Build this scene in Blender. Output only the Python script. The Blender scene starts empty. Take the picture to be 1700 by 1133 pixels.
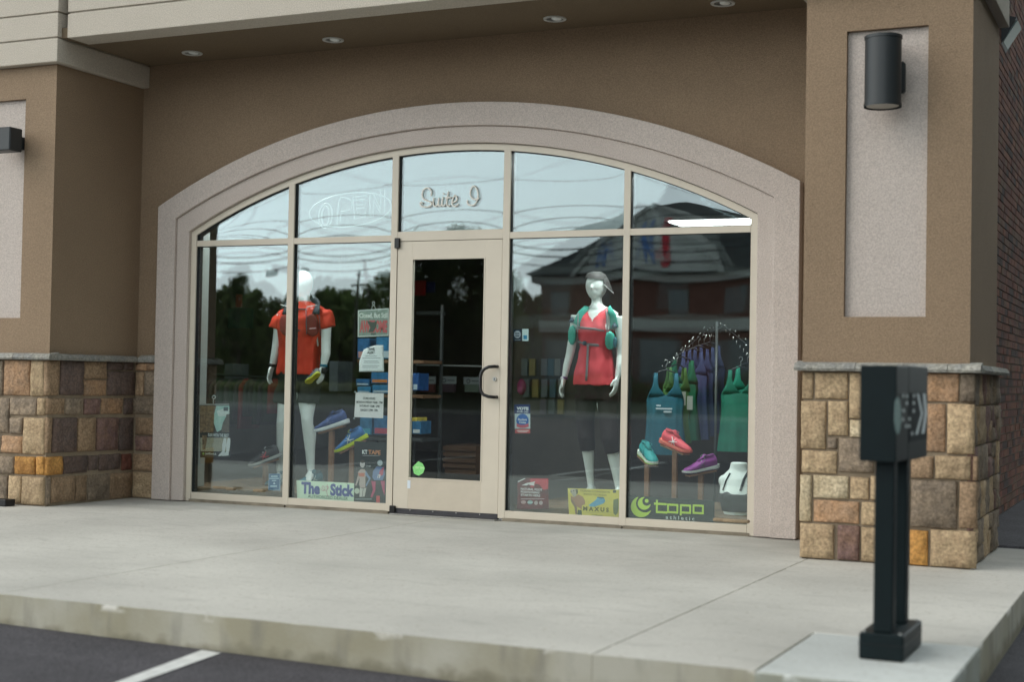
import bpy, bmesh, math, random
from mathutils import Vector, Matrix, noise
random.seed(7)
PI = math.pi; rad = math.radians
S = bpy.context.scene
C = bpy.context.collection

# ------------------------------------------------------------------ camera
CAM = Vector((5.6124, -10.0339, 1.0706)); YAW, PIT, ROL, FPX = 0.4306, 0.0260, 0.0181, 2434.78
W, H = 1700.0, 1133.0
_f = Vector((-math.sin(YAW)*math.cos(PIT), math.cos(YAW)*math.cos(PIT), math.sin(PIT)))
_r = Vector((math.cos(YAW), math.sin(YAW), 0)); _u = _r.cross(_f)
_r2 = math.cos(ROL)*_r + math.sin(ROL)*_u; _u2 = -math.sin(ROL)*_r + math.cos(ROL)*_u
def G(u, v, **k):
    """survey helper: the point of a real plane (x=, y= or z= const) seen at a pixel of the 1700x1133 photo"""
    d = _f + (u-W/2)/FPX*_r2 + (H/2-v)/FPX*_u2
    (ax, val), = k.items(); i = 'xyz'.index(ax)
    return CAM + d*((val-CAM[i])/d[i])
def RG(u, v, y):
    """the same for something seen mirrored in the shop window"""
    d = _f + (u-W/2)/FPX*_r2 + (H/2-v)/FPX*_u2; d.y *= -1
    c = Vector((CAM.x, 0.08-CAM.y, CAM.z)); return c + d*((y-c.y)/d.y)
cam = bpy.data.objects.new('camera', bpy.data.cameras.new('camera')); C.objects.link(cam)
m = Matrix((_r2, _u2, -_f)).transposed().to_4x4(); m.translation = CAM; cam.matrix_world = m
cam.data.sensor_width = 36; cam.data.lens = FPX/1700*36; cam.data.clip_end = 2000; cam.data.clip_start = .05
cam.data.dof.use_dof = True; cam.data.dof.focus_distance = 11.3; cam.data.dof.aperture_fstop = 1.6
S.camera = cam
# ------------------------------------------------------------------ light
SUN_EL, SUN_AZ = 38, 228           # soft sun behind cloud, from behind-left of the camera
wd = bpy.data.worlds.new('World'); S.world = wd; wd.use_nodes = True
nt = wd.node_tree; N = nt.nodes; L = nt.links
bg = N['Background']; bg.inputs[1].default_value = 0.1
sky = N.new('ShaderNodeTexSky'); sky.sky_type = 'NISHITA'; sky.sun_disc = False
sky.sun_elevation = rad(SUN_EL); sky.sun_rotation = rad(SUN_AZ); sky.air_density = 1.2; sky.dust_density = 2.5
tc = N.new('ShaderNodeTexCoord'); mp = N.new('ShaderNodeMapping'); mp.inputs['Scale'].default_value = (1, 1, 3.2)
nz = N.new('ShaderNodeTexNoise'); nz.inputs['Scale'].default_value = 2.2; nz.inputs['Detail'].default_value = 6
cr = N.new('ShaderNodeValToRGB'); cr.color_ramp.elements[0].position = .35; cr.color_ramp.elements[0].color = (.72,)*3+(1,)
cr.color_ramp.elements[1].position = .72; cr.color_ramp.elements[1].color = (.96,)*3+(1,)
mx = N.new('ShaderNodeMixRGB'); mx.inputs[2].default_value = (20.4, 22.4, 22.8, 1)
L.new(tc.outputs['Generated'], mp.inputs[0]); L.new(mp.outputs[0], nz.inputs[0]); L.new(nz.outputs[0], cr.inputs[0])
L.new(cr.outputs[0], mx.inputs[0]); L.new(sky.outputs[0], mx.inputs[1]); sz = N.new('ShaderNodeSeparateXYZ'); L.new(tc.outputs['Generated'], sz.inputs[0])   # hazy sky: paler towards the horizon
er = N.new('ShaderNodeMapRange'); er.inputs[1].default_value = 0; er.inputs[2].default_value = .55; er.inputs[3].default_value = 2.15; er.inputs[4].default_value = .55
L.new(sz.outputs[2], er.inputs[0]); vs = N.new('ShaderNodeVectorMath'); vs.operation = 'SCALE'
L.new(mx.outputs[0], vs.inputs[0]); L.new(er.outputs[0], vs.inputs['Scale']); L.new(vs.outputs[0], bg.inputs[0])
sl = bpy.data.lights.new('sun', 'SUN'); sl.energy = 1.5; sl.angle = rad(40); sl.color = (1, .93, .84)
so = bpy.data.objects.new('sun', sl); C.objects.link(so)
az = rad(SUN_AZ); sd = Vector((math.sin(az)*math.cos(rad(SUN_EL)), math.cos(az)*math.cos(rad(SUN_EL)), math.sin(rad(SUN_EL))))
so.rotation_euler = sd.to_track_quat('Z', 'Y').to_euler()
S.view_settings.view_transform = 'Standard'; S.view_settings.look = 'None'; S.view_settings.exposure = -0.20
S.view_settings.gamma = 1; S.view_settings.use_curve_mapping = False
S.render.engine = 'CYCLES'
S.cycles.max_bounces = 10; S.cycles.transparent_max_bounces = 16; S.cycles.glossy_bounces = 5; S.cycles.diffuse_bounces = 4

# ------------------------------------------------------------------ materials
def mat(name, col, rough=.8, metal=0, bump=0, bscale=200, var=0, vscale=3, emit=None, rnd=0, col2=None, spec=.4, bdist=.002, detail=4):
    m = bpy.data.materials.new(name); m.use_nodes = True
    n = m.node_tree.nodes; l = m.node_tree.links; b = n['Principled BSDF']
    b.inputs['Base Color'].default_value = (*col, 1); b.inputs['Roughness'].default_value = rough
    b.inputs['Metallic'].default_value = metal; b.inputs['Specular IOR Level'].default_value = spec
    tcn = n.new('ShaderNodeTexCoord')
    last = None
    if var:
        no = n.new('ShaderNodeTexNoise'); no.inputs['Scale'].default_value = vscale; no.inputs['Detail'].default_value = 8; no.inputs['Roughness'].default_value = .65
        l.new(tcn.outputs['Object'], no.inputs[0])
        mr = n.new('ShaderNodeMapRange'); mr.inputs[1].default_value = .3; mr.inputs[2].default_value = .7
        l.new(no.outputs[0], mr.inputs[0])
        mi = n.new('ShaderNodeMixRGB')
        c2 = col2 or tuple(c*(1-var) for c in col)
        mi.inputs[1].default_value = (*col, 1); mi.inputs[2].default_value = (*c2, 1)
        l.new(mr.outputs[0], mi.inputs[0]); last = mi.outputs[0]
    if rnd:
        oi = n.new('ShaderNodeObjectInfo'); hs = n.new('ShaderNodeHueSaturation')
        m2 = n.new('ShaderNodeMapRange'); m2.inputs[3].default_value = 1-rnd; m2.inputs[4].default_value = 1+rnd
        l.new(oi.outputs['Random'], m2.inputs[0]); l.new(m2.outputs[0], hs.inputs['Value'])
        if last: l.new(last, hs.inputs['Color'])
        else: hs.inputs['Color'].default_value = (*col, 1)
        last = hs.outputs[0]
    if last: l.new(last, b.inputs['Base Color'])
    if bump:
        nb = n.new('ShaderNodeTexNoise'); nb.inputs['Scale'].default_value = bscale; nb.inputs['Detail'].default_value = detail
        l.new(tcn.outputs['Object'], nb.inputs[0]); bp = n.new('ShaderNodeBump'); bp.inputs['Strength'].default_value = bump
        bp.inputs['Distance'].default_value = bdist
        l.new(nb.outputs[0], bp.inputs['Height']); l.new(bp.outputs[0], b.inputs['Normal'])
    if emit: b.inputs['Emission Color'].default_value = (*emit[:3], 1); b.inputs['Emission Strength'].default_value = emit[3]
    return m
_mc = {}
def M(col, rough=.7, **k):
    key = (tuple(col), rough, tuple(sorted(k.items())))
    if key not in _mc: _mc[key] = mat('paint_%d' % len(_mc), col, rough, **k)
    return _mc[key]
def stucco(name, col, col2):
    m = mat(name, col, .9, bump=.9, bscale=150, var=.15, vscale=1.1, col2=col2, bdist=.007, detail=4)
    n = m.node_tree.nodes; l = m.node_tree.links
    mi = n['Mix'] if 'Mix' in n else [q for q in n if q.type == 'MIX_RGB'][0]
    no = n.new('ShaderNodeTexNoise'); no.inputs['Scale'].default_value = 120; no.inputs['Detail'].default_value = 2
    l.new([q for q in n if q.type == 'TEX_COORD'][0].outputs['Object'], no.inputs[0])
    r = n.new('ShaderNodeMapRange'); r.inputs[1].default_value = .3; r.inputs[2].default_value = .7; r.inputs[3].default_value = .82; r.inputs[4].default_value = 1.14
    l.new(no.outputs[0], r.inputs[0]); mu = n.new('ShaderNodeVectorMath'); mu.operation = 'SCALE'
    l.new(mi.outputs[0], mu.inputs[0]); l.new(r.outputs[0], mu.inputs['Scale']); l.new(mu.outputs[0], n['Principled BSDF'].inputs['Base Color'])
    return m
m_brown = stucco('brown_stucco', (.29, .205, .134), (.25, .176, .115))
m_pink = stucco('pinkish_stucco', (.57, .495, .45), (.53, .455, .41))
m_panel = stucco('panel_stucco', (.53, .46, .42), (.49, .43, .39))
m_band = stucco('grey_stucco', (.52, .465, .395), (.48, .43, .365))
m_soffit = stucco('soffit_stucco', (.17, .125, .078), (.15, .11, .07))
m_beige = mat('beige_aluminium', (.60, .535, .44), .42, metal=.0, var=.08, vscale=4, spec=.5)
m_beige2 = mat('beige_kickplate', (.56, .49, .395), .5, var=.12, vscale=6)
m_black = mat('black_gasket', (.006, .007, .008), .5)
m_dkmetal = mat('dark_bronze', (.026, .030, .033), .45, bump=.05, bscale=300)
m_post = mat('black_green_paint', (.004, .011, .013), .5, bump=.08, bscale=150, var=.25, vscale=8, spec=.2)
m_handle = mat('black_handle', (.012, .012, .013), .3)
m_steel = mat('steel', (.55, .55, .53), .3, metal=1)
m_white = mat('white_gloss', (.8, .84, .82), .3, var=.03, vscale=2)
m_mort = mat('mortar', (.30, .235, .165), .95, bump=.6, bscale=90, var=.3, vscale=12)
m_wood = mat('post_wood', (.30, .155, .085), .6, var=.4, vscale=9, bump=.2, bscale=60)
m_drywall = mat('drywall', (.33, .36, .34), .8, var=.1)
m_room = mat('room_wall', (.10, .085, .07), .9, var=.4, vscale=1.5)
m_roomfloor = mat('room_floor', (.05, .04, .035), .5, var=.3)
m_plat = mat('display_wood', (.20, .135, .08), .65, var=.6, vscale=7, bump=.3, bscale=40)

def concrete(name, top, side):
    m = bpy.data.materials.new(name); m.use_nodes = True; n = m.node_tree.nodes; l = m.node_tree.links; b = n['Principled BSDF']
    b.inputs['Roughness'].default_value = .85; b.inputs['Specular IOR Level'].default_value = .3
    t = n.new('ShaderNodeNewGeometry')
    def noi(s, d=6, stretch=None):
        q = n.new('ShaderNodeTexNoise'); q.inputs['Scale'].default_value = s; q.inputs['Detail'].default_value = d
        src = t.outputs['Position']
        if stretch:
            mpn = n.new('ShaderNodeMapping'); mpn.inputs['Scale'].default_value = stretch; l.new(src, mpn.inputs[0]); src = mpn.outputs[0]
        l.new(src, q.inputs[0]); return q.outputs[0]
    def ramp(i, a, b_, lo, hi):
        q = n.new('ShaderNodeMapRange'); q.inputs[1].default_value = a; q.inputs[2].default_value = b_; q.inputs[3].default_value = lo; q.inputs[4].default_value = hi
        l.new(i, q.inputs[0]); return q.outputs[0]
    def mix(f, a, b_, typ='MIX'):
        q = n.new('ShaderNodeMixRGB'); q.blend_type = typ
        for s, x in ((0, f), (1, a), (2, b_)):
            if isinstance(x, (int, float)): q.inputs[s].default_value = x
            elif isinstance(x, tuple): q.inputs[s].default_value = (*x, 1)
            else: l.new(x, q.inputs[s])
        return q.outputs[0]
    sp = n.new('ShaderNodeSeparateXYZ'); l.new(t.outputs['Normal'], sp.inputs[0])
    upf = ramp(sp.outputs[2], .55, .9, 0, 1)
    topc = mix(ramp(noi(.9), .35, .68, 0, 1), top, tuple(c*.78 for c in top))
    topc = mix(ramp(noi(3.5, 8, (1, 2.6, 1)), .55, .72, 0, .42), topc, tuple(c*.62 for c in top))
    topc = mix(ramp(noi(95, 3, (1, 1.6, 1)), .60, .67, 0, .5), topc, tuple(c*.5 for c in top))
    topc = mix(ramp(noi(45, 4), .60, .70, 0, .35), topc, tuple(min(1, c*1.25) for c in top))
    sidec = mix(ramp(noi(2.2, 8), .36, .62, 0, 1), side, (side[0]*.75, side[1]*.72, side[2]*.62))
    sidec = mix(ramp(noi(9, 8, (1, 1, .25)), .52, .68, 0, .6), sidec, tuple(c*.5 for c in side))
    spz = n.new('ShaderNodeSeparateXYZ'); l.new(t.outputs['Position'], spz.inputs[0])
    # worn lighter arris and chips where shoes and ploughs knock the edge
    chip = n.new('ShaderNodeMath'); chip.operation = 'MULTIPLY'
    l.new(ramp(noi(3.7, 9), .555, .60, 0, 1), chip.inputs[0]); l.new(ramp(spz.outputs[2], -.035, -.010, 0, 1), chip.inputs[1])
    sidec = mix(chip.outputs[0], sidec, tuple(min(1, c*1.35) for c in top))
    lz = n.new('ShaderNodeMath'); lz.operation = 'ADD'; l.new(spz.outputs[2], lz.inputs[0]); l.new(ramp(noi(11, 6), .3, .7, -.03, .03), lz.inputs[1])
    low = ramp(lz.outputs[0], -.165, -.115, .85, 0)
    sidec = mix(low, sidec, (side[0]*.45, side[1]*.43, side[2]*.36))
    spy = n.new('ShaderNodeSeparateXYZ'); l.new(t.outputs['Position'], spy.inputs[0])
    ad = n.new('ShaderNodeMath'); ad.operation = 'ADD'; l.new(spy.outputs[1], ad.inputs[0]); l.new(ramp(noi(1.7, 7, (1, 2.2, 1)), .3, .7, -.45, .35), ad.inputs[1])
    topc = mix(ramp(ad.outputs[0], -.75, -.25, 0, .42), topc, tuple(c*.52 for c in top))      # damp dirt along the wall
    vo = n.new('ShaderNodeTexVoronoi'); vo.inputs['Scale'].default_value = 2.3; l.new(t.outputs['Position'], vo.inputs[0])
    topc = mix(ramp(vo.outputs['Distance'], .028, .045, .55, 0), topc, tuple(c*.55 for c in top))      # gum spots
    vo2 = n.new('ShaderNodeTexVoronoi'); vo2.inputs['Scale'].default_value = 17; l.new(t.outputs['Position'], vo2.inputs[0])
    topc = mix(ramp(vo2.outputs['Distance'], .09, .20, .60, 0), topc, (top[0]*.60, top[1]*.56, top[2]*.50))
    topc = mix(ramp(noi(26, 6, (1, 1.5, 1)), .54, .66, 0, .38), topc, tuple(c*.66 for c in top))      # pits and sand grains
    l.new(mix(upf, sidec, topc), b.inputs['Base Color'])
    bp = n.new('ShaderNodeBump'); bp.inputs['Strength'].default_value = .5; bp.inputs['Distance'].default_value = .004
    l.new(noi(70, 5), bp.inputs['Height']); l.new(bp.outputs[0], b.inputs['Normal'])
    return m
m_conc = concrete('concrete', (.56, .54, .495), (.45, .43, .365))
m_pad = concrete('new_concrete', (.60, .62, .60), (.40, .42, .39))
def asphalt():
    m = mat('asphalt', (.058, .054, .062), .85, bump=.9, bscale=140, var=.4, vscale=2.2, bdist=.006)
    n = m.node_tree.nodes; l = m.node_tree.links
    v = n.new('ShaderNodeTexVoronoi'); v.inputs['Scale'].default_value = 150
    l.new([q for q in n if q.type == 'TEX_COORD'][0].outputs['Object'], v.inputs[0])
    r = n.new('ShaderNodeMapRange'); r.inputs[3].default_value = .35; r.inputs[4].default_value = 2.3
    l.new(v.outputs['Color'], r.inputs[0]); mu = n.new('ShaderNodeVectorMath'); mu.operation = 'SCALE'
    l.new([q for q in n if q.type == 'MIX_RGB'][0].outputs[0], mu.inputs[0]); l.new(r.outputs[0], mu.inputs['Scale'])
    l.new(mu.outputs[0], n['Principled BSDF'].inputs['Base Color']); return m
m_asph = asphalt()
def glassm(name, refl, tint):
    m = bpy.data.materials.new(name); m.use_nodes = True; n = m.node_tree.nodes; l = m.node_tree.links
    n.remove(n['Principled BSDF']); o = n['Material Output']
    t = n.new('ShaderNodeBsdfTransparent'); t.inputs[0].default_value = (*tint, 1)
    g = n.new('ShaderNodeBsdfGlossy'); g.inputs['Roughness'].default_value = 0; g.inputs[0].default_value = (.84, .96, 1, 1)
    fr = n.new('ShaderNodeLayerWeight'); fr.inputs[0].default_value = .25
    mr = n.new('ShaderNodeMapRange'); mr.inputs[3].default_value = refl; mr.inputs[4].default_value = min(1, refl+.7)
    l.new(fr.outputs['Fresnel'], mr.inputs[0])
    x = n.new('ShaderNodeMixShader'); l.new(mr.outputs[0], x.inputs[0]); l.new(t.outputs[0], x.inputs[1]); l.new(g.outputs[0], x.inputs[2])
    l.new(x.outputs[0], o.inputs[0]); return m
m_glass1 = glassm('outer_glass', .125, (.95, .985, .97))
m_glass2 = glassm('inner_glass', .085, (.95, .985, .97))
m_glassd = glassm('door_glass', .05, (.80, .86, .84))

# ------------------------------------------------------------------ mesh helpers
def wloc(o):
    v = Vector((0, 0, 0))
    while o: v += o.location; o = o.parent
    return v
def obj(name, bm, m, parent=None, smooth=False, local=False):
    me = bpy.data.meshes.new(name)
    bmesh.ops.recalc_face_normals(bm, faces=bm.faces) if not local == 'raw' else None
    bm.to_mesh(me); bm.free()
    if smooth:
        for p in me.polygons: p.use_smooth = True
    for x in (m if isinstance(m, (list, tuple)) else [m]): me.materials.append(x)
    o = bpy.data.objects.new(name, me); C.objects.link(o)
    if parent:
        o.parent = parent
        if not local: me.transform(Matrix.Translation(-wloc(parent)))
    return o
def recenter(o):
    """origin of a single-mesh thing to its base"""
    vs = [v.co for v in o.data.vertices]
    c = Vector(((min(v.x for v in vs)+max(v.x for v in vs))/2, (min(v.y for v in vs)+max(v.y for v in vs))/2, min(v.z for v in vs)))
    o.data.transform(Matrix.Translation(-c)); o.location = c; return o
def thing(name, label, cat, loc=(0, 0, 0), rot=(0, 0, 0), group=None):
    o = bpy.data.objects.new(name, None); C.objects.link(o); o.location = loc; o.rotation_euler = rot
    o.empty_display_size = .1
    o['label'] = label; o['category'] = cat
    if group: o['group'] = group
    return o
def tag(o, label, cat, group=None):
    o['label'] = label; o['category'] = cat
    if group: o['group'] = group
    return recenter(o)
def part(name, loc, parent):
    o = bpy.data.objects.new(name, None); C.objects.link(o); o.parent = parent; o.location = Vector(loc)-wloc(parent); return o
def box(bm, a, b, bev=0, mi=0):
    a = Vector(a); b = Vector(b)
    r = bmesh.ops.create_cube(bm, size=1)
    for v in r['verts']:
        v.co = Vector([(a[i]+b[i])/2 + v.co[i]*(b[i]-a[i]) for i in range(3)])
    fs = {f for v in r['verts'] for f in v.link_faces}
    for f in fs: f.material_index = mi
    if bev:
        es = list({e for v in r['verts'] for e in v.link_edges})
        bmesh.ops.bevel(bm, geom=es, offset=bev, segments=1, affect='EDGES')
    return bm
def B(a, b, bev=0): return box(bmesh.new(), a, b, bev)
def prism(bm, pts, y0, y1, mi=0):
    """pts = (x,z) outline extruded along y"""
    a = [bm.verts.new((p[0], y0, p[1])) for p in pts]; b = [bm.verts.new((p[0], y1, p[1])) for p in pts]
    fs = [bm.faces.new(a), bm.faces.new(list(reversed(b)))]
    for i in range(len(pts)):
        j = (i+1) % len(pts); fs.append(bm.faces.new((a[i], a[j], b[j], b[i])))
    for f in fs: f.material_index = mi
    return bm
def loft(bm, rings, n=20, cap=True, fn=None):
    """rings: (centre, half axis a, half axis b)"""
    rows = []
    for k, (c, a, b) in enumerate(rings):
        c = Vector(c); a = Vector(a); b = Vector(b); row = []
        for i in range(n):
            t = 2*PI*i/n; s = 1 if fn is None else fn(k, t)
            row.append(bm.verts.new(c + s*(a*math.cos(t) + b*math.sin(t))))
        rows.append(row)
    for r1, r2 in zip(rows, rows[1:]):
        for i in range(n):
            j = (i+1) % n; bm.faces.new((r1[i], r1[j], r2[j], r2[i]))
    if cap: bm.faces.new(list(reversed(rows[0]))); bm.faces.new(rows[-1])
    return bm
def tube(bm, pts, r, n=8, closed=False):
    pts = [Vector(p) for p in pts]; rings = []
    if not isinstance(r, (list, tuple)): r = [r]*len(pts)
    up = None
    for i, p in enumerate(pts):
        d = (pts[min(i+1, len(pts)-1)] - pts[max(i-1, 0)]).normalized()
        if up is None:
            up = Vector((0, 0, 1)) if abs(d.z) < .9 else Vector((1, 0, 0))
        a = (up - d*up.dot(d)).normalized(); up = a; b = d.cross(a)
        rings.append((p, a*r[i], b*r[i]))
    return loft(bm, rings, n)
def ball(bm, c, rx, ry, rz, n=16):
    rr = bmesh.ops.create_uvsphere(bm, u_segments=n, v_segments=n*2//3, radius=1)
    for v in rr['verts']: v.co = Vector((v.co.x*rx+c[0], v.co.y*ry+c[1], v.co.z*rz+c[2]))
    return bm
def remesh(bm, voxel, smooth=4, disp=None):
    me = bpy.data.meshes.new('t'); bm.to_mesh(me); bm.free(); o = bpy.data.objects.new('t', me); C.objects.link(o)
    md = o.modifiers.new('r', 'REMESH'); md.mode = 'VOXEL'; md.voxel_size = voxel
    ms = o.modifiers.new('s', 'SMOOTH'); ms.iterations = smooth; ms.factor = .5
    bpy.context.view_layer.update()
    m2 = bpy.data.meshes.new_from_object(o.evaluated_get(bpy.context.evaluated_depsgraph_get()))
    bpy.data.objects.remove(o)
    b = bmesh.new(); b.from_mesh(m2); bpy.data.meshes.remove(m2)
    if disp:
        b.normal_update()
        for v in b.verts: v.co += v.normal*disp(v.co)
    return b
def textmesh(s, bold=0, shear=0, ext=.0):
    cu = bpy.data.curves.new('t', 'FONT'); cu.body = s; cu.size = 1; cu.offset = bold; cu.shear = shear; cu.extrude = ext; cu.resolution_u = 3
    o = bpy.data.objects.new('t', cu); C.objects.link(o); bpy.context.view_layer.update()
    me = bpy.data.meshes.new_from_object(o.evaluated_get(bpy.context.evaluated_depsgraph_get()))
    bpy.data.objects.remove(o); return me
def text(s, x0, z0, x1, z1, y, m, parent, name='lettering', bold=.012, shear=0, th=.0006, rot=0):
    me = textmesh(s, bold, shear, .5)
    xs = [v.co.x for v in me.vertices]; ys = [v.co.y for v in me.vertices]
    ax, bx, ay, by = min(xs), max(xs), min(ys), max(ys)
    cx, cz = (x0+x1)/2, (z0+z1)/2
    for v in me.vertices:
        x = x0+(v.co.x-ax)/(bx-ax)*(x1-x0); z = z0+(v.co.y-ay)/(by-ay)*(z1-z0)
        if rot:
            dx, dz = x-cx, z-cz; x = cx+dx*math.cos(rot)-dz*math.sin(rot); z = cz+dx*math.sin(rot)+dz*math.cos(rot)
        v.co = Vector((x, y - (v.co.z+.5)*th, z))
    me.materials.clear(); me.materials.append(m)
    o = bpy.data.objects.new(name, me); C.objects.link(o)
    if parent: o.parent = parent; me.transform(Matrix.Translation(-wloc(parent)))
    return o
def copy_tree(o, parent=None):
    c = o.copy(); C.objects.link(c)
    if parent: c.parent = parent
    for ch in list(o.children): copy_tree(ch, c)
    return c

# ================================================================== GROUND
def gz(x, y):
    z = -.14-.0115*(x-.5); z = max(-.20, min(-.115, z))
    if x > 4.7:
        t = max(0, min(1, (y+1.9)/2.1)); z = z*(1-t)-.006*t
    if y > .25: z = -.006
    if y < -33: z = -.2
    return z
def sheet(xs, ys, zf):
    bm = bmesh.new(); g = [[bm.verts.new((x, y, zf(x, y))) for x in xs] for y in ys]
    for j in range(len(ys)-1):
        for i in range(len(xs)-1): bm.faces.new((g[j][i], g[j][i+1], g[j+1][i+1], g[j+1][i]))
    return bm
xs = [-400, -100, -40, -20, -10, -6, -4]+[-3+.5*i for i in range(15)]+[4.6, 4.75, 5, 5.5, 6, 8, 12, 20, 60, 300]
ys = [-400, -120, -60, -34, -33, -25, -20, -15, -10, -8, -7]+[-6+.25*i for i in range(26)]+[.5, 1, 3, 8, 20, 60, 300]
g = obj('parking_lot', sheet(xs, sorted(set(ys)), gz), m_asph); g['kind'] = 'structure'
m_grass = mat('grass', (.035, .055, .02), .9, var=.5, vscale=.8, bump=.8, bscale=30)
verge = obj('grass_verge', sheet([-400, -60, -40, -25, -10, 0, 20, 200], [-300, -80, -55, -46, -43, -40, -38, -36.2, -36],
            lambda x, y: -.19 if y > -36.1 else min(.25, -.15+(-36-y)*.045)), m_grass); verge['kind'] = 'structure'
kb = obj('far_kerb', B((-300, -36, -.3), (200, -35.8, -.04)), mat('kerb_concrete', (.36, .35, .32), .9, var=.2)); kb['kind'] = 'structure'
m_line = mat('line_paint', (.72, .72, .70), .7, var=.25, vscale=14, bump=.3, bscale=120)
def stripe(p, parent=None):
    bm = bmesh.new()
    n = 24; a0, b0, b1, a1 = [Vector(q) for q in p]; rows = []
    for i in range(n+1):
        t = i/n; a = a0.lerp(a1, t); b = b0.lerp(b1, t)
        for q in (a, b): q.z = gz(q.x, q.y)+.004
        rows.append((bm.verts.new(a), bm.verts.new(b)))
    for r1, r2 in zip(rows, rows[1:]): bm.faces.new((r1[0], r1[1], r2[1], r2[0]))
    return bm
SA, SB, SC_, SD = [G(u, v, z=-.152) for u, v in ((335, 1081), (367, 1085.5), (195, 1133), (232, 1133))]
st = obj('painted_stripe', stripe([SA, SB, SB+(SD-SB)*7, SA+(SC_-SA)*7]), m_line); st['kind'] = 'structure'
for x in (-4.4, -1.4, 4.7, 7.7):
    s2 = obj('painted_stripe', stripe([(x, -5.6 if x > 4 else -4.68, 0), (x+.115, -5.6 if x > 4 else -4.68, 0), (x+.25, -10, 0), (x+.13, -10, 0)]), m_line); s2['kind'] = 'structure'
for y in (-17.5, -29):
    s3 = obj('painted_stripe', B((-120, y, -.195), (80, y+.12, -.190)), m_line); s3['kind'] = 'structure'

# ------------------------------------------------------------------ sidewalk (three bays between control joints + newer corner pad)
sw = bpy.data.objects.new('sidewalk', None); C.objects.link(sw); sw['kind'] = 'structure'
def slab(name, pts, m, mouth=.012):
    """pts (x,y) outline; rounded top arris"""
    bm = bmesh.new(); v = [bm.verts.new((p[0], p[1], -.3)) for p in pts]; f = bm.faces.new(v)
    r = bmesh.ops.extrude_face_region(bm, geom=[f]); top = [q for q in r['geom'] if isinstance(q, bmesh.types.BMVert)]
    for q in top: q.co.z = 0
    es = [e for e in bm.edges if all(abs(q.co.z) < 1e-6 for q in e.verts)]
    bmesh.ops.bevel(bm, geom=es, offset=mouth, segments=3, affect='EDGES', profile=.5)
    return obj(name, bm, m, sw)
KY = -4.656; KX = 4.845; J = .0016
def wavy(p, q, n=40, amp=.004):
    out = []
    for i in range(n):
        t = i/n; x = p[0]+(q[0]-p[0])*t; y = p[1]+(q[1]-p[1])*t
        out.append((x, y+amp*noise.noise(Vector((x*3, y, 0)))+amp*.6*noise.noise(Vector((x*14, y, 3)))))
    return out
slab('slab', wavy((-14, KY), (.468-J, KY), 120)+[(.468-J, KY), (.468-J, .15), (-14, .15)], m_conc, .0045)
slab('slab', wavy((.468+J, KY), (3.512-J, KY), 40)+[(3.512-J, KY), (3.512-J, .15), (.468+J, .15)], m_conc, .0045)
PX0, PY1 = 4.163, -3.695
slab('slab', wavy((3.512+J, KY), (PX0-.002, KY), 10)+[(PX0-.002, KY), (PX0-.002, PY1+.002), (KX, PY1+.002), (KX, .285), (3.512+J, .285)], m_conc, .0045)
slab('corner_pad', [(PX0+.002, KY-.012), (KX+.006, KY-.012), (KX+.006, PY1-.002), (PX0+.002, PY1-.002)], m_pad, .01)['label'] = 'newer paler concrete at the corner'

# ================================================================== BUILDING
bld = thing('shop_building', 'brown and pinkish stucco shop front with arched window, stone pillar bases and brick side wall', 'building', (.45, 0, 0))
YW = .02                                        # main wall face
ACX, OCZ, OR = .457, -2.442, 5.627              # outer arch
def arc(r, cz, half, n=48):
    """(x,z) from left to right"""
    a = math.asin(half/r); return [(ACX+r*math.sin(-a+2*a*i/n), cz+r*math.cos(-a+2*a*i/n)) for i in range(n+1)]
def strip_wall(bm, arcpts, xl, xr, ztop, y0, y1, mi=0):
    """wall around an arch: prisms left, right and above (slices)"""
    box(bm, (xl, y0, -.02), (arcpts[0][0], y1, ztop), mi=mi); box(bm, (arcpts[-1][0], y0, -.02), (xr, y1, ztop), mi=mi)
    for (ax, az_), (bx, bz) in zip(arcpts, arcpts[1:]):
        vs = [bm.verts.new(p) for p in ((ax, y0, az_), (bx, y0, bz), (bx, y0, ztop), (ax, y0, ztop), (ax, y1, az_), (bx, y1, bz), (bx, y1, ztop), (ax, y1, ztop))]
        for q in ((0, 1, 2, 3), (7, 6, 5, 4), (0, 4, 5, 1), (3, 2, 6, 7)): bm.faces.new([vs[i] for i in q]).material_index = mi
    return bm
wall_in = arc(5.30, -2.25, 2.55)                # hidden opening edge under the surround
obj('wall', strip_wall(bmesh.new(), wall_in, -8.5, 4.19, 5.2, YW, .24), m_brown, bld)
# surround: outer band proud, inner band 3 cm back
def band_arch(bm, o_arc, i_arc, y0, y1):
    pts_o = [(o_arc[0][0], -.0)]+o_arc+[(o_arc[-1][0], -.0)]; pts_i = [(i_arc[0][0], 0)]+i_arc+[(i_arc[-1][0], 0)]
    pts_o = [(x, max(z, .006)) for x, z in pts_o]; pts_i = [(x, max(z, .006)) for x, z in pts_i]
    def V(p, y): return bm.verts.new((p[0], y, p[1]))
    of = [V(p, y0) for p in pts_o]; inf = [V(p, y0) for p in pts_i]; ob = [V(p, y1) for p in pts_o]; ib = [V(p, y1) for p in pts_i]
    for i in range(len(of)-1):
        bm.faces.new((of[i], of[i+1], inf[i+1], inf[i])); bm.faces.new((ob[i], ib[i], ib[i+1], ob[i+1]))
        bm.faces.new((of[i], ob[i], ob[i+1], of[i+1])); bm.faces.new((inf[i], inf[i+1], ib[i+1], ib[i]))
    for k in (0, -1): bm.faces.new((of[k], inf[k], ib[k], ob[k]))
    return bm
sur = part('arch_surround', (ACX, 0, 0), bld)
OA = arc(OR, OCZ, 2.738); GA = arc(5.44, -2.434, 2.555); IA = arc(5.10, -2.222, 2.432)
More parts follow.
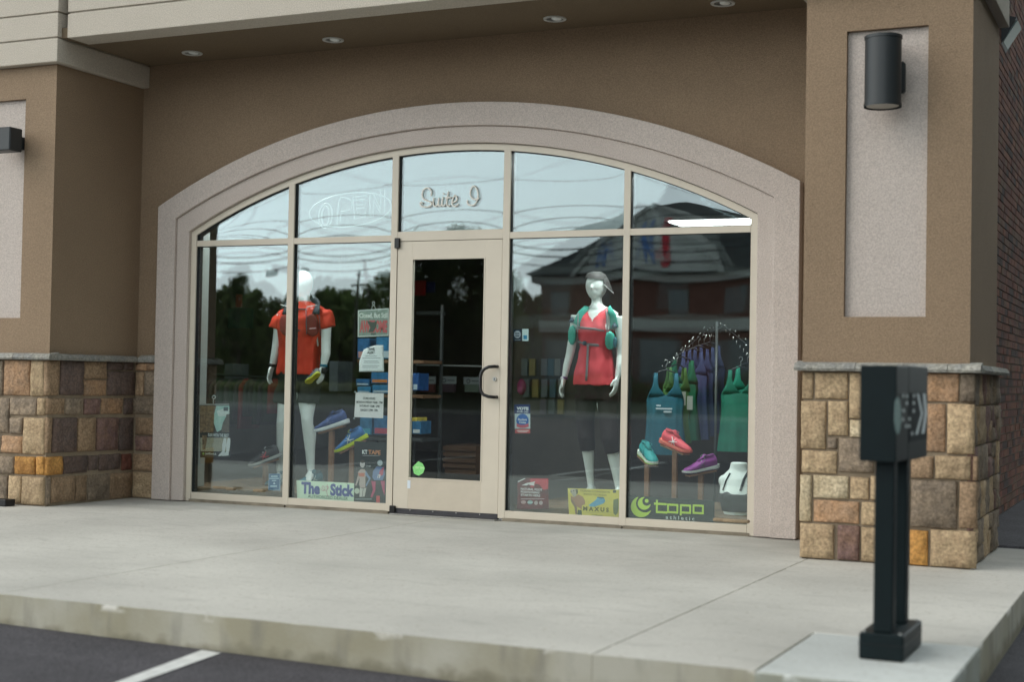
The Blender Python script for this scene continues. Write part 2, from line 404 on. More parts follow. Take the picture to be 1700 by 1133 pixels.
def bev_obj(o, w=.006):
    md = o.modifiers.new('b', 'BEVEL'); md.width = w; md.segments = 2; md.limit_method = 'ANGLE'; md.angle_limit = rad(50); return o
bev_obj(obj('outer_band', band_arch(bmesh.new(), OA, GA, -.062, YW+.01), m_pink, sur))
bev_obj(obj('inner_band', band_arch(bmesh.new(), GA, IA, -.034, YW+.06), m_pink, sur))

# ---- storefront frame
FR = part('window', (ACX, .02, 0), bld)
FA_o = arc(5.10-.004, -2.222, 2.430); FA_i = arc(5.10-.052, -2.222, 2.378)
FY0, FY1 = 0.0, .014
obj('frame', band_arch(bmesh.new(), FA_o, FA_i, FY0, FY1), m_beige, FR)
def shrink(a, d, cz=-2.222, half=None): return arc(5.10-.052+d, cz, 2.378+d)
obj('gasket', band_arch(bmesh.new(), arc(5.10-.006, -2.222, 2.428), arc(5.10-.058, -2.222, 2.372), FY1, .085), m_black, FR)
def ztop(x, r=5.10-.05): return -2.222+math.sqrt(r*r-(x-ACX)**2)
mull = [(-1.0147, -.9591), (-.0563, 0.0), (.9106, .9682), (1.8829, 1.9333)]
for a, b in mull:
    bm = bmesh.new(); z = ztop((a+b)/2)+.012
    box(bm, (a, -.002, 0.02), (b, FY1, z), bev=.0015); obj('mullion', bm, m_beige, FR)
    bm = bmesh.new(); box(bm, (a+.003, FY1+.0005, 0.02), (b+.004, .085, z)); obj('gasket', bm, m_black, FR)
bays = [(-1.9166, -1.0147), (-.9591, -.0563), (0, .9106), (.9682, 1.8829), (1.9333, 2.8334)]
for k, (a, b) in enumerate(bays):
    if k == 2: zz = (2.134, 2.208)
    else: zz = (2.1337, 2.1824)
    obj('transom', B((a, -.001, zz[0]), (b, FY1, zz[1]), .0015), m_beige, FR)
    obj('gasket', B((a, FY1+.0005, zz[0]-.002), (b, .085, zz[1]-.004)), m_black, FR)
    if k != 2:
        obj('sill', B((a, -.001, .024), (b, .02, .0796), .0015), m_beige, FR)
        obj('subsill', B((a-.02, -.004, .0), (b+.02, .06, .0235)), mat('subsill_dirt', (.28, .24, .18), .7, var=.5, vscale=9) if k == 0 else bpy.data.materials['subsill_dirt'], FR)
def pane(a, b, z0, z1f, y, amp, m, px=0, n=26):
    bm = bmesh.new(); g = []
    for j in range(n+1):
        row = []
        for i in range(n+1):
            s, t = i/n, j/n; x = a+(b-a)*s; zt = z1f(x); z = z0+(zt-z0)*t
            d = amp*(16*s*(1-s)*t*(1-t))
            row.append(bm.verts.new((x, y-d, z)))
        g.append(row)
    for j in range(n):
        for i in range(n): bm.faces.new((g[j][i], g[j][i+1], g[j+1][i+1], g[j+1][i]))
    o = obj('pane', bm, m, FR, smooth=True); return o
amps = [.0011, .0013, .0012, .0013, .0011]
for k, (a, b) in enumerate(bays):
    zl = 2.1824 if k != 2 else 2.208
    f = lambda x: ztop(x, 5.10-.054)
    pane(a-.002, b+.002, zl-.003, f, .030, amps[k]*.8, m_glass1); pane(a-.002, b+.002, zl-.003, f, .044, -amps[k]*.8, m_glass2)
    if k != 2:
        f2 = lambda x: 2.1347
        pane(a-.002, b+.002, .078, f2, .030, amps[k]*1.5, m_glass1, n=30); pane(a-.002, b+.002, .078, f2, .044, -amps[k]*1.5, m_glass2, n=30)
# ---- door
dr = part('door', (.455, .02, 0), bld)
DX0, DX1, GX0, GX1, GZ0, GZ1 = .004, .9065, .135, .763, .287, 1.993
bm = bmesh.new()
box(bm, (DX0, .004, .05), (GX0, .045, 2.130), .001); obj('stile', bm, m_beige, dr)
obj('stile', B((GX1, .004, .05), (DX1, .045, 2.130), .001), m_beige, dr)
obj('rail', B((GX0, .0045, GZ1), (GX1, .045, 2.130)), m_beige, dr)
obj('rail', B((GX0, .0048, .05), (GX1, .045, GZ0)), m_beige2, dr)
bm = bmesh.new()
for q in (((GX0-.004, .001, GZ0-.004), (GX0+.006, .006, GZ1+.004)), ((GX1-.006, .001, GZ0-.004), (GX1+.004, .006, GZ1+.004)), ((GX0+.006, .001, GZ1-.006), (GX1-.006, .006, GZ1+.004)), ((GX0+.006, .001, GZ0-.004), (GX1-.006, .006, GZ0+.006))): box(bm, *q)
obj('glazing_bead', bm, m_beige, dr)
obj('sweep', B((DX0, .0, .012), (DX1, .03, .05), .001), mat('rubber_sweep', (.045, .043, .05), .6, var=.4, vscale=20), dr)
obj('threshold', B((.0, -.045, .0005), (.91, .06, .011), .003), m_steel, dr)
bm = bmesh.new(); n = 12; g = [[bm.verts.new((GX0+(GX1-GX0)*i/n, .026, GZ0+(GZ1-GZ0)*j/n)) for i in range(n+1)] for j in range(n+1)]
for j in range(n):
    for i in range(n): bm.faces.new((g[j][i], g[j][i+1], g[j+1][i+1], g[j+1][i]))
obj('pane', bm, m_glassd, dr, smooth=True)
def T(u, v, y=.0): return G(u, v, y=y)
bm = bmesh.new()
hp = [(.915, .003, 1.163), (.905, -.035, 1.163), (.87, -.052, 1.160), (.835, -.055, 1.145), (.812, -.055, 1.12), (.803, -.055, 1.085), (.803, -.055, 1.0), (.808, -.055, .972), (.83, -.055, .948), (.87, -.052, .935), (.905, -.035, .932), (.915, .003, .932)]
hp = [(x-.03, y, z) for x, y, z in hp]
tube(bm, hp, .0125, 12); obj('handle', bm, m_handle, dr, smooth=True)
bm = bmesh.new(); loft(bm, [((.865, .004, 1.068), (.017, 0, 0), (0, 0, .017)), ((.865, -.008, 1.068), (.016, 0, 0), (0, 0, .016))], 20); obj('lock', bm, m_steel, dr)
obj('keyway', B((.862, -.0095, 1.060), (.868, -.0075, 1.076)), m_black, dr)
obj('pivot', B((-.016, -.022, 2.078), (.028, .003, 2.158), .004), m_handle, dr)
obj('pivot', B((-.014, -.022, .0), (.034, .003, .068), .004), m_handle, dr)
for i in range(4):
    bm = bmesh.new(); ball(bm, (.16+i*.2, -.001, .040), .004, .002, .004, 8); obj('screw', bm, m_steel, dr)

# ---- soffit, fascia, roof
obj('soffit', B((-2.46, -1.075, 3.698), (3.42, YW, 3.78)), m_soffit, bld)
def bandset(name, x0, x1, yf, zs, par, yb=None, m=m_band):
    """horizontal stucco courses with recessed joints"""
    p = part(name, ((x0+x1)/2, yf, zs[0]), par)
    for z0, z1 in zip(zs, zs[1:]):
        bev_obj(obj('course', B((x0, yf, z0+.004), (x1, yb if yb is not None else yf+.25, z1-.010)), m, p), .006)
    obj('joint', B((x0+.01, yf+.016, zs[0]+.008), (x1-.01, (yb if yb is not None else yf+.25)-.01, zs[-1]-.02)), m, p)
    return p
bandset('fascia', -2.40, 3.36, -1.082, [3.690, 3.895, 4.10, 4.5, 5.2], bld)
obj('roof_deck', B((-8.4, -1.0, 5.205), (4.1, 8.9, 5.3)), m_band, bld)

# ---- stone work
pal = {'t': ((.47, .35, .215), (.36, .25, .15)), 'l': ((.58, .48, .33), (.45, .35, .22)), 'b': ((.33, .225, .14), (.25, .165, .10)),
       'o': ((.52, .27, .075), (.36, .17, .05)), 'g': ((.31, .235, .165), (.16, .125, .095)), 'p': ((.17, .105, .105), (.22, .13, .09)),
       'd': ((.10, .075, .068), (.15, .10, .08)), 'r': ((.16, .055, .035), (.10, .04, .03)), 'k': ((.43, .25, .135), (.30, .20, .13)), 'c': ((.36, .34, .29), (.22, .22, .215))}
def stone_mat(k):
    c1, c2 = pal[k]
    m = mat('stone_'+k, c1, .9, bump=1, bscale=15, var=1, vscale=9, col2=c2, rnd=.16, bdist=.022, detail=10)
    n = m.node_tree.nodes; l = m.node_tree.links      # veins and pits, offset per stone
    oi = n.new('ShaderNodeObjectInfo'); vm = n.new('ShaderNodeVectorMath'); vm.operation = 'MULTIPLY_ADD'
    cb = n.new('ShaderNodeCombineXYZ')
    for i in range(3): l.new(oi.outputs['Random'], cb.inputs[i])
    tcn = [q for q in n if q.type == 'TEX_COORD'][0]
    l.new(cb.outputs[0], vm.inputs[0]); vm.inputs[1].default_value = (37, 53, 71); l.new(tcn.outputs['Object'], vm.inputs[2])
    for q in n:
        if q.type == 'TEX_NOISE': l.new(vm.outputs[0], q.inputs[0])
    hs = [q for q in n if q.type == 'HUE_SAT'][0]
    n2 = n.new('ShaderNodeTexNoise'); n2.inputs['Scale'].default_value = 55; n2.inputs['Detail'].default_value = 5; l.new(vm.outputs[0], n2.inputs[0])
    r = n.new('ShaderNodeMapRange'); r.inputs[1].default_value = .32; r.inputs[2].default_value = .68; r.inputs[3].default_value = .68; r.inputs[4].default_value = 1.22
    l.new(n2.outputs[0], r.inputs[0]); mu = n.new('ShaderNodeVectorMath'); mu.operation = 'SCALE'
    l.new(hs.outputs[0], mu.inputs[0]); l.new(r.outputs[0], mu.inputs['Scale']); l.new(mu.outputs[0], n['Principled BSDF'].inputs['Base Color'])
    return m
m_st = {k: stone_mat(k) for k in pal}
def stone(par, face, pos, a0, a1, z0, z1, k, name='stone'):
    """face: 'y' front facing -y at plane pos, 'x' facing +x at plane pos. a = running coordinate"""
    g = .0026; a0 += g; a1 -= g; z0 += g; z1 -= g
    nx, nzz = (8, 7) if (a1-a0) > .12 else (5, 6)
    bm = bmesh.new(); sd = random.random()*100; pr = .010+random.random()*.011
    def P(a, z, o): return (a, pos-o, z) if face == 'y' else (pos+o, a, z)
    grid = []
    for j in range(nzz+1):
        row = []
        for i in range(nx+1):
            s = i/nx; t = j/nzz
            edge = i in (0, nx) or j in (0, nzz)
            a = a0+(a1-a0)*s; z = z0+(z1-z0)*t
            if edge:
                a += .003*noise.noise(Vector((s*3+sd, t*3, 1))); z += .003*noise.noise(Vector((s*3+sd, t*3, 5))); o = .004
            else:
                o = pr+.013*noise.noise(Vector((a*8+sd, z*8, sd)))+.009*noise.noise(Vector((a*22, z*22+sd, 2)))
                if i in (1, nx-1): a = (a0 + .0065) if i == 1 else (a1-.0065)
                if j in (1, nzz-1): z = (z0+.0065) if j == 1 else (z1-.0065)
            row.append(bm.verts.new(P(a, z, o)))
        grid.append(row)
    for j in range(nzz):
        for i in range(nx): bm.faces.new((grid[j][i], grid[j][i+1], grid[j+1][i+1], grid[j+1][i]))
    # sides back into the mortar
    per = [grid[0][i] for i in range(nx+1)]+[grid[j][nx] for j in range(1, nzz+1)]+[grid[nzz][i] for i in range(nx-1, -1, -1)]+[grid[j][0] for j in range(nzz-1, 0, -1)]
    bk = []
    for v in per:
        c = v.co.copy()
        if face == 'y': c.y = pos+.02
        else: c.x = pos-.02
        bk.append(bm.verts.new(c))
    for i in range(len(per)):
        j = (i+1) % len(per); bm.faces.new((per[i], per[j], bk[j], bk[i]))
    o = obj(name, bm, m_st[k], par)
    for p in o.data.polygons: p.use_smooth = True
    return o
def Zst(par, face, pos, ox, oy, sc, rects, zmax=1.155):
    for (x0, y0, x1, y1, k) in rects:
        c = [G(ox+x/sc, oy+y/sc, **{('y' if face == 'y' else 'x'): pos}) for x, y in ((x0, y0), (x1, y0), (x0, y1), (x1, y1))]
        i = 0 if face == 'y' else 1
        a0 = (c[0][i]+c[2][i])/2; a1 = (c[1][i]+c[3][i])/2; zt = (c[0].z+c[1].z)/2; zb = (c[2].z+c[3].z)/2
        stone(par, face, pos, a0, a1, max(.004, zb), min(zmax, zt), k)
def ashlar(par, face, pos, a0, a1, rows, keys):
    for z0, z1 in rows:
        a = a0
        while a < a1-.01:
            w = random.choice((.11, .16, .2, .26, .3)); w = min(w, a1-a)
            if a1-(a+w) < .08: w = a1-a
            if z1-z0 > .2 and random.random() < .4:
                zm = z0+(z1-z0)*random.choice((.4, .5, .6)); stone(par, face, pos, a, a+w, z0, zm, random.choice(keys)); stone(par, face, pos, a, a+w, zm, z1, random.choice(keys))
            else: stone(par, face, pos, a, a+w, z0, z1, random.choice(keys))
            a += w
def cap_run(par, face, pos, a0, a1, cuts, zb=1.155, zt=1.205, back=.11):
    """pos = outer face"""
    pts = [a0]+cuts+[a1]
    for p, q in zip(pts, pts[1:]):
        bm = bmesh.new(); n = max(2, int((q-p)/.035)); sd = random.random()*50; rows = []
        for i in range(n+1):
            a = p+.002+(q-p-.004)*i/n; o = .007*noise.noise(Vector((a*12+sd, 0, 0))); o2 = .008*noise.noise(Vector((a*15+sd, 4, 0)))
            prof = [(back, zb), (o-.004, zb+.001), (o2-.012, zb+.016), (o+.001, zb+.034), (o+.010, zt-.004), (back, zt+.012)]
            rows.append([bm.verts.new((a, pos+d, z+.003*noise.noise(Vector((a*9+sd, z*30, 2))))) if face == 'y' else bm.verts.new((pos-d, a, z+.003*noise.noise(Vector((a*9+sd, z*30, 2))))) for d, z in prof])
        for r1, r2 in zip(rows, rows[1:]):
            for i in range(6):
                j = (i+1) % 6; bm.faces.new((r1[i], r1[j], r2[j], r2[i]))
        bm.faces.new(rows[0]); bm.faces.new(list(reversed(rows[-1])))
        obj('cap_stone', bm, m_st['c'], par)
# --- right pillar
RP = part('pillar', (3.96, -1.05, 0), bld)
PXL, PXR, PYF, PYB = 3.462, 4.458, -1.047, .279
SF = PYF-.0     # stone plane
bm = bmesh.new()
# upper stucco shaft with recessed panel on the front
px0, px1, pz0, pz1 = 3.712, 4.200, 1.488, 3.246
for q in (((PXL, PYF, 1.19), (px0, PYF+.1, 3.504)), ((px1, PYF, 1.19), (PXR, PYF+.1, 3.504)), ((px0, PYF, 1.19), (px1, PYF+.1, pz0)), ((px0, PYF, pz1), (px1, PYF+.1, 3.504)), ((PXL, PYF+.1, 1.19), (PXR, PYB, 3.504))): box(bm, *q)
bmesh.ops.remove_doubles(bm, verts=bm.verts, dist=.0001)
obj('shaft', bm, m_brown, RP)
obj('panel', B((px0+.001, PYF+.035, pz0+.001), (px1-.001, PYF+.0985, pz1-.001)), m_panel, RP)
obj('mortar_core', B((PXL+.012, PYF-.002, .002), (PXR+.012, PYB-.012, 1.17)), m_mort, RP)
front = [(95,115,150,248,'t'),(158,115,322,248,'t'),(328,115,400,345,'t'),(405,115,560,262,'b'),(566,115,694,262,'g'),(700,118,872,262,'k'),(878,118,955,265,'g'),
 (88,256,214,495,'t'),(222,256,324,430,'t'),(330,350,400,438,'l'),(405,268,520,438,'g'),(526,268,694,400,'t'),(700,270,805,510,'k'),(812,270,950,522,'t'),
 (218,437,270,496,'g'),(275,442,450,613,'g'),(456,446,560,620,'b'),(566,406,694,520,'t'),(92,502,268,616,'t'),(566,526,626,645,'t'),(632,528,746,642,'b'),(752,528,932,648,'t'),(938,530,968,655,'b'),
 (82,622,143,856,'l'),(150,626,326,742,'l'),(332,633,426,746,'t'),(432,628,530,750,'t'),(536,650,626,760,'l'),(632,650,864,888,'g'),(870,655,965,890,'b'),
 (150,750,378,862,'k'),(386,758,530,876,'t'),(536,766,626,890,'b'),(82,864,254,1042,'t'),(268,872,380,1048,'p'),(386,884,500,1058,'t'),(506,886,620,1066,'g'),(626,896,720,1074,'o'),(728,896,960,1084,'t')]
Zst(RP, 'y', PYF-.008, 1300, 580, 2.9825, front)
ashlar(RP, 'x', PXR+.012, PYF-.006, PYB-.01, [(.006, .27), (.27, .50), (.50, .72), (.72, .96), (.96, 1.153)], 'gbtdgpgt')
cap_run(RP, 'y', -1.115, 3.425, 4.53, [3.80, 4.08, 4.34]); cap_run(RP, 'x', 4.53, -1.0, .33, [-.62, -.2], zb=1.154, zt=1.204)
# --- left pillar
LP = part('pillar', (-3.2, -1.05, 0), bld)
LXR = -2.526; LXL = -3.52
lx1 = -2.838; lx0 = -3.32
bm = bmesh.new()
for q in (((LXL, PYF, 1.19), (lx0, PYF+.1, 3.504)), ((lx1, PYF, 1.19), (LXR, PYF+.1, 3.504)), ((lx0, PYF, 1.19), (lx1, PYF+.1, pz0)), ((lx0, PYF, pz1), (lx1, PYF+.1, 3.504)), ((LXL, PYF+.1, 1.19), (LXR, YW+.01, 3.504))): box(bm, *q)
bmesh.ops.remove_doubles(bm, verts=bm.verts, dist=.0001)
obj('shaft', bm, m_brown, LP)
obj('panel', B((lx0+.001, PYF+.035, pz0+.001), (lx1-.001, PYF+.0985, pz1-.001)), m_panel, LP)
obj('mortar_core', B((LXL+.012, PYF-.002, .002), (LXR-.006, YW, 1.17)), m_mort, LP)
lf = [(-150,135,-85,345,'g'),(-80,135,22,345,'g'),(28,135,181,345,'k'),(187,135,268,350,'t'),(-150,352,-62,560,'t'),(-60,356,58,565,'g'),(64,357,221,462,'g'),(226,357,270,462,'t'),(64,474,136,572,'g'),(141,474,264,692,'t'),(-150,572,-60,680,'t'),(-58,572,14,682,'g'),(18,580,134,684,'k'),
 (-150,690,-64,800,'t'),(-60,698,86,804,'g'),(90,702,211,810,'o'),(216,702,262,813,'o'),(-150,812,-64,960,'b'),(-60,812,48,975,'g'),(52,815,126,975,'t'),(131,820,262,988,'t')]
Zst(LP, 'y', PYF-.008, 0, 560, 3.5417, lf)
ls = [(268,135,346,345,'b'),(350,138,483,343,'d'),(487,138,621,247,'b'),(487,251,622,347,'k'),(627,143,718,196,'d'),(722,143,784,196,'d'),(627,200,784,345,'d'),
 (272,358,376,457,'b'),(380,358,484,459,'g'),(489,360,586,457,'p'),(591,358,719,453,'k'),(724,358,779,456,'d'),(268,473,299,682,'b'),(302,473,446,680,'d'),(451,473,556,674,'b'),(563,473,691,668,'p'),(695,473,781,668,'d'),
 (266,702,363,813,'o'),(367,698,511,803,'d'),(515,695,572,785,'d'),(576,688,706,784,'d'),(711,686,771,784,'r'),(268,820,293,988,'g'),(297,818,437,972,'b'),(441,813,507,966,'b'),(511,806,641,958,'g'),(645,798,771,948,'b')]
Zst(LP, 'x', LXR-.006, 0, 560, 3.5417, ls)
cap_run(LP, 'y', -1.105, -3.6, LXR+.055, [-3.2, -2.85]); cap_run(LP, 'x', LXR+.055, -1.0, -.035, [-.55], zb=1.154, zt=1.204)
# wainscot between pillar and surround
WC = part('stone_wainscot', (-2.4, 0, 0), bld)
obj('mortar_core', B((LXR-.005, YW-.012, .002), (-2.25, YW+.008, 1.17)), m_mort, WC)
Zst(WC, 'y', YW-.02, 0, 560, 3.5417, [(800,140,863,199,'k'),(867,140,925,199,'k'),(798,204,846,346,'b'),(850,204,925,346,'g'),(782,358,925,456,'g'),(798,473,925,577,'b'),(798,581,925,672,'p'),(779,688,925,789,'b'),(779,794,925,946,'t')])
cap_run(WC, 'y', -.04, LXR+.05, -2.275, [], back=.05)
# pillar heads (pale courses)
def head(par, x0, x1, yf, yb, side):
    p = part('pillar_head', ((x0+x1)/2, yf, 3.5), par)
    zs = [3.504, 3.701, 3.902, 4.10, 4.5, 5.2]
    for z0, z1 in zip(zs, zs[1:]): bev_obj(obj('course', B((x0, yf, z0+.003), (x1, yb, z1-.010)), m_band, p), .006)
    obj('joint', B((x0+.016, yf+.016, 3.51), (x1-.016, yb-.003, 5.18)), m_band, p)
head(LP, -3.6, -2.462, -1.12, YW-.005, 1); head(RP, 3.40, 4.52, -1.12, .30, 1)

# ---- brick side wall (x = 4.2), bricks one by one where they show largest
BW = part('brick_wall', (4.2, 3, 0), bld)
m_bm = mat('brick_mortar', (.30, .27, .23), .95, bump=.5, bscale=90, var=.2)
m_br = [mat('brick_%d' % i, c, .9, bump=.7, bscale=70, var=.45, vscale=18, rnd=.2, bdist=.004) for i, c in enumerate([(.23, .085, .055), (.17, .068, .05), (.28, .115, .07), (.085, .05, .042), (.20, .105, .065)])]
obj('mortar_wall', B((4.0, .245, -.02), (4.19, 9, 5.2)), m_bm, BW)
RS = .0677; far = bmesh.new(); cnt = 0; bmes = [[] for _ in m_br]
def brick_bm(y, z, x=4.19, L_=.194, Hh=.057):
    return B((x-.02, y, z), (x+.010, y+L_, z+Hh), .003)
protos = []
for i, mm in enumerate(m_br):
    me = bpy.data.meshes.new('brick'); b = B((-.02, 0, 0), (.010, .194, .057)); b.to_mesh(me); b.free(); me.materials.append(mm); protos.append(me)
for r in range(77):
    z = .005+r*RS; off = 0 if r % 2 == 0 else .1015
    for c in range(28):
        y = .26+off+c*.203
        if y > 5.9: continue
        dep = 2.2 <= y < 4.75 and z < 3.0
        if dep and cnt < 300 and (z < 1.72):
            o = bpy.data.objects.new('brick', random.choice(protos)); C.objects.link(o); o.parent = BW
            o.location = Vector((4.19+random.uniform(-.002, .002), y, z))-wloc(BW); cnt += 1
        elif y > 1.6: box(far, (4.17, y, z), (4.20+random.uniform(-.002, .002), y+.194, z+.057), mi=random.choice((0, 0, 1, 1, 2, 3, 4)))
ob = obj('far_bricks', far, m_br, BW); ob['kind'] = 'stuff'

# ---- interior shell (seen through the glass)
RM = part('shop_interior', (.5, 4, 0), bld)
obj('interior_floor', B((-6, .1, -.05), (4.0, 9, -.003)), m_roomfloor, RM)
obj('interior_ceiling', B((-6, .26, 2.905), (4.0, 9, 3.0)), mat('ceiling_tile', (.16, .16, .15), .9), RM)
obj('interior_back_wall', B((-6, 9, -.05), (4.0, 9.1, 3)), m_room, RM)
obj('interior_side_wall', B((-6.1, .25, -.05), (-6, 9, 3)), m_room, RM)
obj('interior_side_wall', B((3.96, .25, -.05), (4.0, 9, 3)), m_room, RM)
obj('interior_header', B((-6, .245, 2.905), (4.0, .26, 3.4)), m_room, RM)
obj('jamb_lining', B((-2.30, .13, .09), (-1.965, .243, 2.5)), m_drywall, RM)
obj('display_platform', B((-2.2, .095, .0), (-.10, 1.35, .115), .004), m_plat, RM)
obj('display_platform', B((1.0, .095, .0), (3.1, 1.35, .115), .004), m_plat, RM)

# ================================================================== WHAT THE WINDOW MIRRORS: the far side of the street
def PM(col, r=.8, **k): return M(col, r, **k)
m_fbrick = mat('far_brick', (.13, .045, .032), .9, var=.35, vscale=2.5)
m_froof = mat('dark_shingle', (.022, .030, .032), .9, var=.3, vscale=3)
m_ftrim = mat('far_trim', (.40, .40, .37), .8)
fb = thing('gabled_building', 'red brick building with dark hipped roof and pale gable, mirrored in the window', 'building', (-8, -48.5, .3))
FX0, FX1, FYf = -20.0, 8.0, -48.0
obj('wall', B((FX0, -62, -.1), (FX1, FYf, 5.4)), m_fbrick, fb)
obj('eave_band', B((FX0-.35, -62.4, 5.40), (FX1+.3, FYf+.35, 5.74)), m_ftrim, fb)
obj('belt_band', B((FX0-.1, -62.1, 3.23), (FX1+.1, FYf+.25, 3.74)), m_ftrim, fb)
bm = bmesh.new(); e = [(FX0-.6, FYf+.5, 5.745), (FX1+.5, FYf+.5, 5.745), (FX1+.5, -62.5, 5.745), (FX0-.6, -62.5, 5.745)]
rdg = [(-15.2, -54.5, 9.9), (2.5, -54.5, 9.9)]
ev = [bm.verts.new(p) for p in e]; rv = [bm.verts.new(p) for p in rdg]
for f in ((ev[0], ev[1], rv[1], rv[0]), (ev[1], ev[2], rv[1]), (ev[2], ev[3], rv[0], rv[1]), (ev[3], ev[0], rv[0]), tuple(reversed(ev))): bm.faces.new(f)
obj('roof', bm, m_froof, fb)
gb = part('gable', (-14.7, FYf, 5.75), fb)
bm = bmesh.new(); prism(bm, [(-18.0, 5.75), (-11.4, 5.75), (-12.6, 7.1), (-14.7, 8.40), (-16.8, 7.1)], FYf-6, FYf+.30); obj('gable_wall', bm, mat('gable_stucco', (.50, .50, .47), .8), gb)
for sx in (-1, 1):
    bm = bmesh.new(); prism(bm, [(-14.7, 8.52), (-14.7+sx*2.2, 7.16), (-14.7+sx*3.5, 5.72), (-14.7+sx*3.25, 5.72), (-14.7+sx*2.02, 7.05), (-14.7, 8.30)], FYf-6, FYf+.6); obj('rake_trim', bm, m_ftrim, gb)
text('N', -15.1, 6.15, -14.6, 7.45, FYf+.31, PM((.10, .20, .45)), gb, 'sign_letter', bold=.05, th=-.05)
text('J', -14.35, 6.0, -13.85, 7.45, FYf+.31, PM((.55, .03, .05)), gb, 'sign_letter', bold=.08, th=-.05)
text('N', -16.9, 6.05, -16.45, 6.85, FYf+.31, PM((.10, .20, .45)), gb, 'sign_letter', bold=.05, th=-.05)
m_fwf = mat('far_window_frame', (.10, .095, .085), .7)
m_fwin = mat('far_window', (.05, .065, .07), .15)
for x in (-18.9, -16.6, -13.6, -10.7, -8.3, -5.6, -2.9):
    w = obj('window', B((x-.55, FYf-.1, 3.95), (x+.55, FYf+.04, 5.1)), m_fwf, fb); obj('pane', B((x-.46, FYf+.03, 4.03), (x+.46, FYf+.05, 5.03)), m_fwin, w)
for x in (-18.6, -14.6, -10.6, -6.6, -2.6):
    w = obj('window', B((x-1.2, FYf-.1, 1.0), (x+1.2, FYf+.04, 2.9)), m_fwf, fb); obj('pane', B((x-1.1, FYf+.03, 1.08), (x+1.1, FYf+.05, 2.82)), m_fwin, w)
fl = thing('low_building', 'long low red brown building with pale roof edge, mirrored in the left window', 'building', (-48, -75, .3))
obj('wall', B((-62, -82, 0), (-38.5, -72, 3.6)), mat('far_brick_b', (.12, .05, .038), .9, var=.4, vscale=1), fl)
obj('roof_edge', B((-62.4, -82.4, 3.6), (-38.1, -71.6, 4.15)), mat('roof_edge', (.20, .22, .21), .8), fl)
for x in (-58, -54, -50, -46, -42): obj('window', B((x-.9, -72.05, 1.1), (x+.9, -71.95, 2.7)), m_fwin, fl)
fw = thing('white_building', 'small white building far behind the trees, mirrored in the left window', 'building', (-64, -95, .3))
obj('wall', B((-72, -104, 0), (-57, -95, 5.4)), mat('white_siding', (.45, .47, .47), .8), fw)
obj('roof', B((-72.5, -104.5, 5.4), (-56.5, -94.5, 5.9)), m_froof, fw)
# ---- trees
m_leaf = [mat('leaves_%d' % i, c, .8, rnd=.0, var=.4, vscale=1.5) for i, c in enumerate([(.075, .105, .035), (.10, .12, .045), (.055, .085, .035), (.115, .12, .05)])]
for mm in m_leaf:                                  # thin leaves let light through
    n_ = mm.node_tree.nodes; l_ = mm.node_tree.links; pb = n_['Principled BSDF']; tr_ = n_.new('ShaderNodeBsdfTranslucent'); ms_ = n_.new('ShaderNodeMixShader'); ms_.inputs[0].default_value = .55
    src = pb.inputs['Base Color'].links[0].from_socket; hs_ = n_.new('ShaderNodeHueSaturation'); hs_.inputs['Value'].default_value = 2.8; l_.new(src, hs_.inputs['Color']); l_.new(hs_.outputs[0], tr_.inputs[0])
    l_.new(pb.outputs[0], ms_.inputs[1]); l_.new(tr_.outputs[0], ms_.inputs[2]); l_.new(ms_.outputs[0], n_['Material Output'].inputs[0])
m_bark = mat('bark', (.07, .055, .04), .95, bump=.6, bscale=20)
def tree(x, y, h, r, lab, mi=0, n=2600, ls=.22, shape=1.0, z0=-.1, name='leafy_tree', low=.28):
    t = thing(name, lab, 'tree', (x, y, z0), group='trees across the street')
    bm = bmesh.new(); tube(bm, [(0, 0, 0), (.1, 0, h*.3), (.05, .1, h*.6), (0, 0, h*.85)], [.03*h, .024*h, .015*h, .005*h], 8)
    for k in range(7):
        a = k*2.4; zz = h*(.3+.07*k); tube(bm, [(.05, 0, zz), (math.cos(a)*r*.4, math.sin(a)*r*.4, zz+h*.08), (math.cos(a)*r*.75, math.sin(a)*r*.75, zz+h*.17)], [.011*h, .007*h, .002*h], 5)
    obj('trunk', bm, m_bark, t, local='k')
    cl = []
    for k in range(int(16+n/200)):
        q = random.random(); zz = h*(low+(1-low)*q); w = r*(math.sin(PI*min(1, (.12+.80*q)))**.7)*shape if shape <= 1 else r*(1.05-q)
        a = random.random()*2*PI; rr = w*math.sqrt(random.random())*.85
        cl.append((math.cos(a)*rr, math.sin(a)*rr, min(zz, h*.96), r*(.18+.2*random.random())))
    vs = []; fs = []
    for k in range(n):
        c = random.choice(cl); d = Vector((random.gauss(0, 1), random.gauss(0, 1), random.gauss(0, .8))).normalized()*c[3]*random.random()**.4
        p = Vector(c[:3])+d; s = ls*(.5+random.random())
        a = Vector((random.gauss(0, 1), random.gauss(0, 1), random.gauss(0, 1))).normalized()*s; b = a.orthogonal().normalized()*s*.6
        i = len(vs); vs += [p-a, p-b, p+a, p+b]; fs.append((i, i+1, i+2, i+3))
    me = bpy.data.meshes.new('crown'); me.from_pydata(vs, [], fs); me.materials.append(m_leaf[mi]); me.materials.append(m_leaf[(mi+1) % 4])
    for p in me.polygons: p.material_index = random.random() < .35
    o = bpy.data.objects.new('crown', me); C.objects.link(o); o.parent = t
    return t
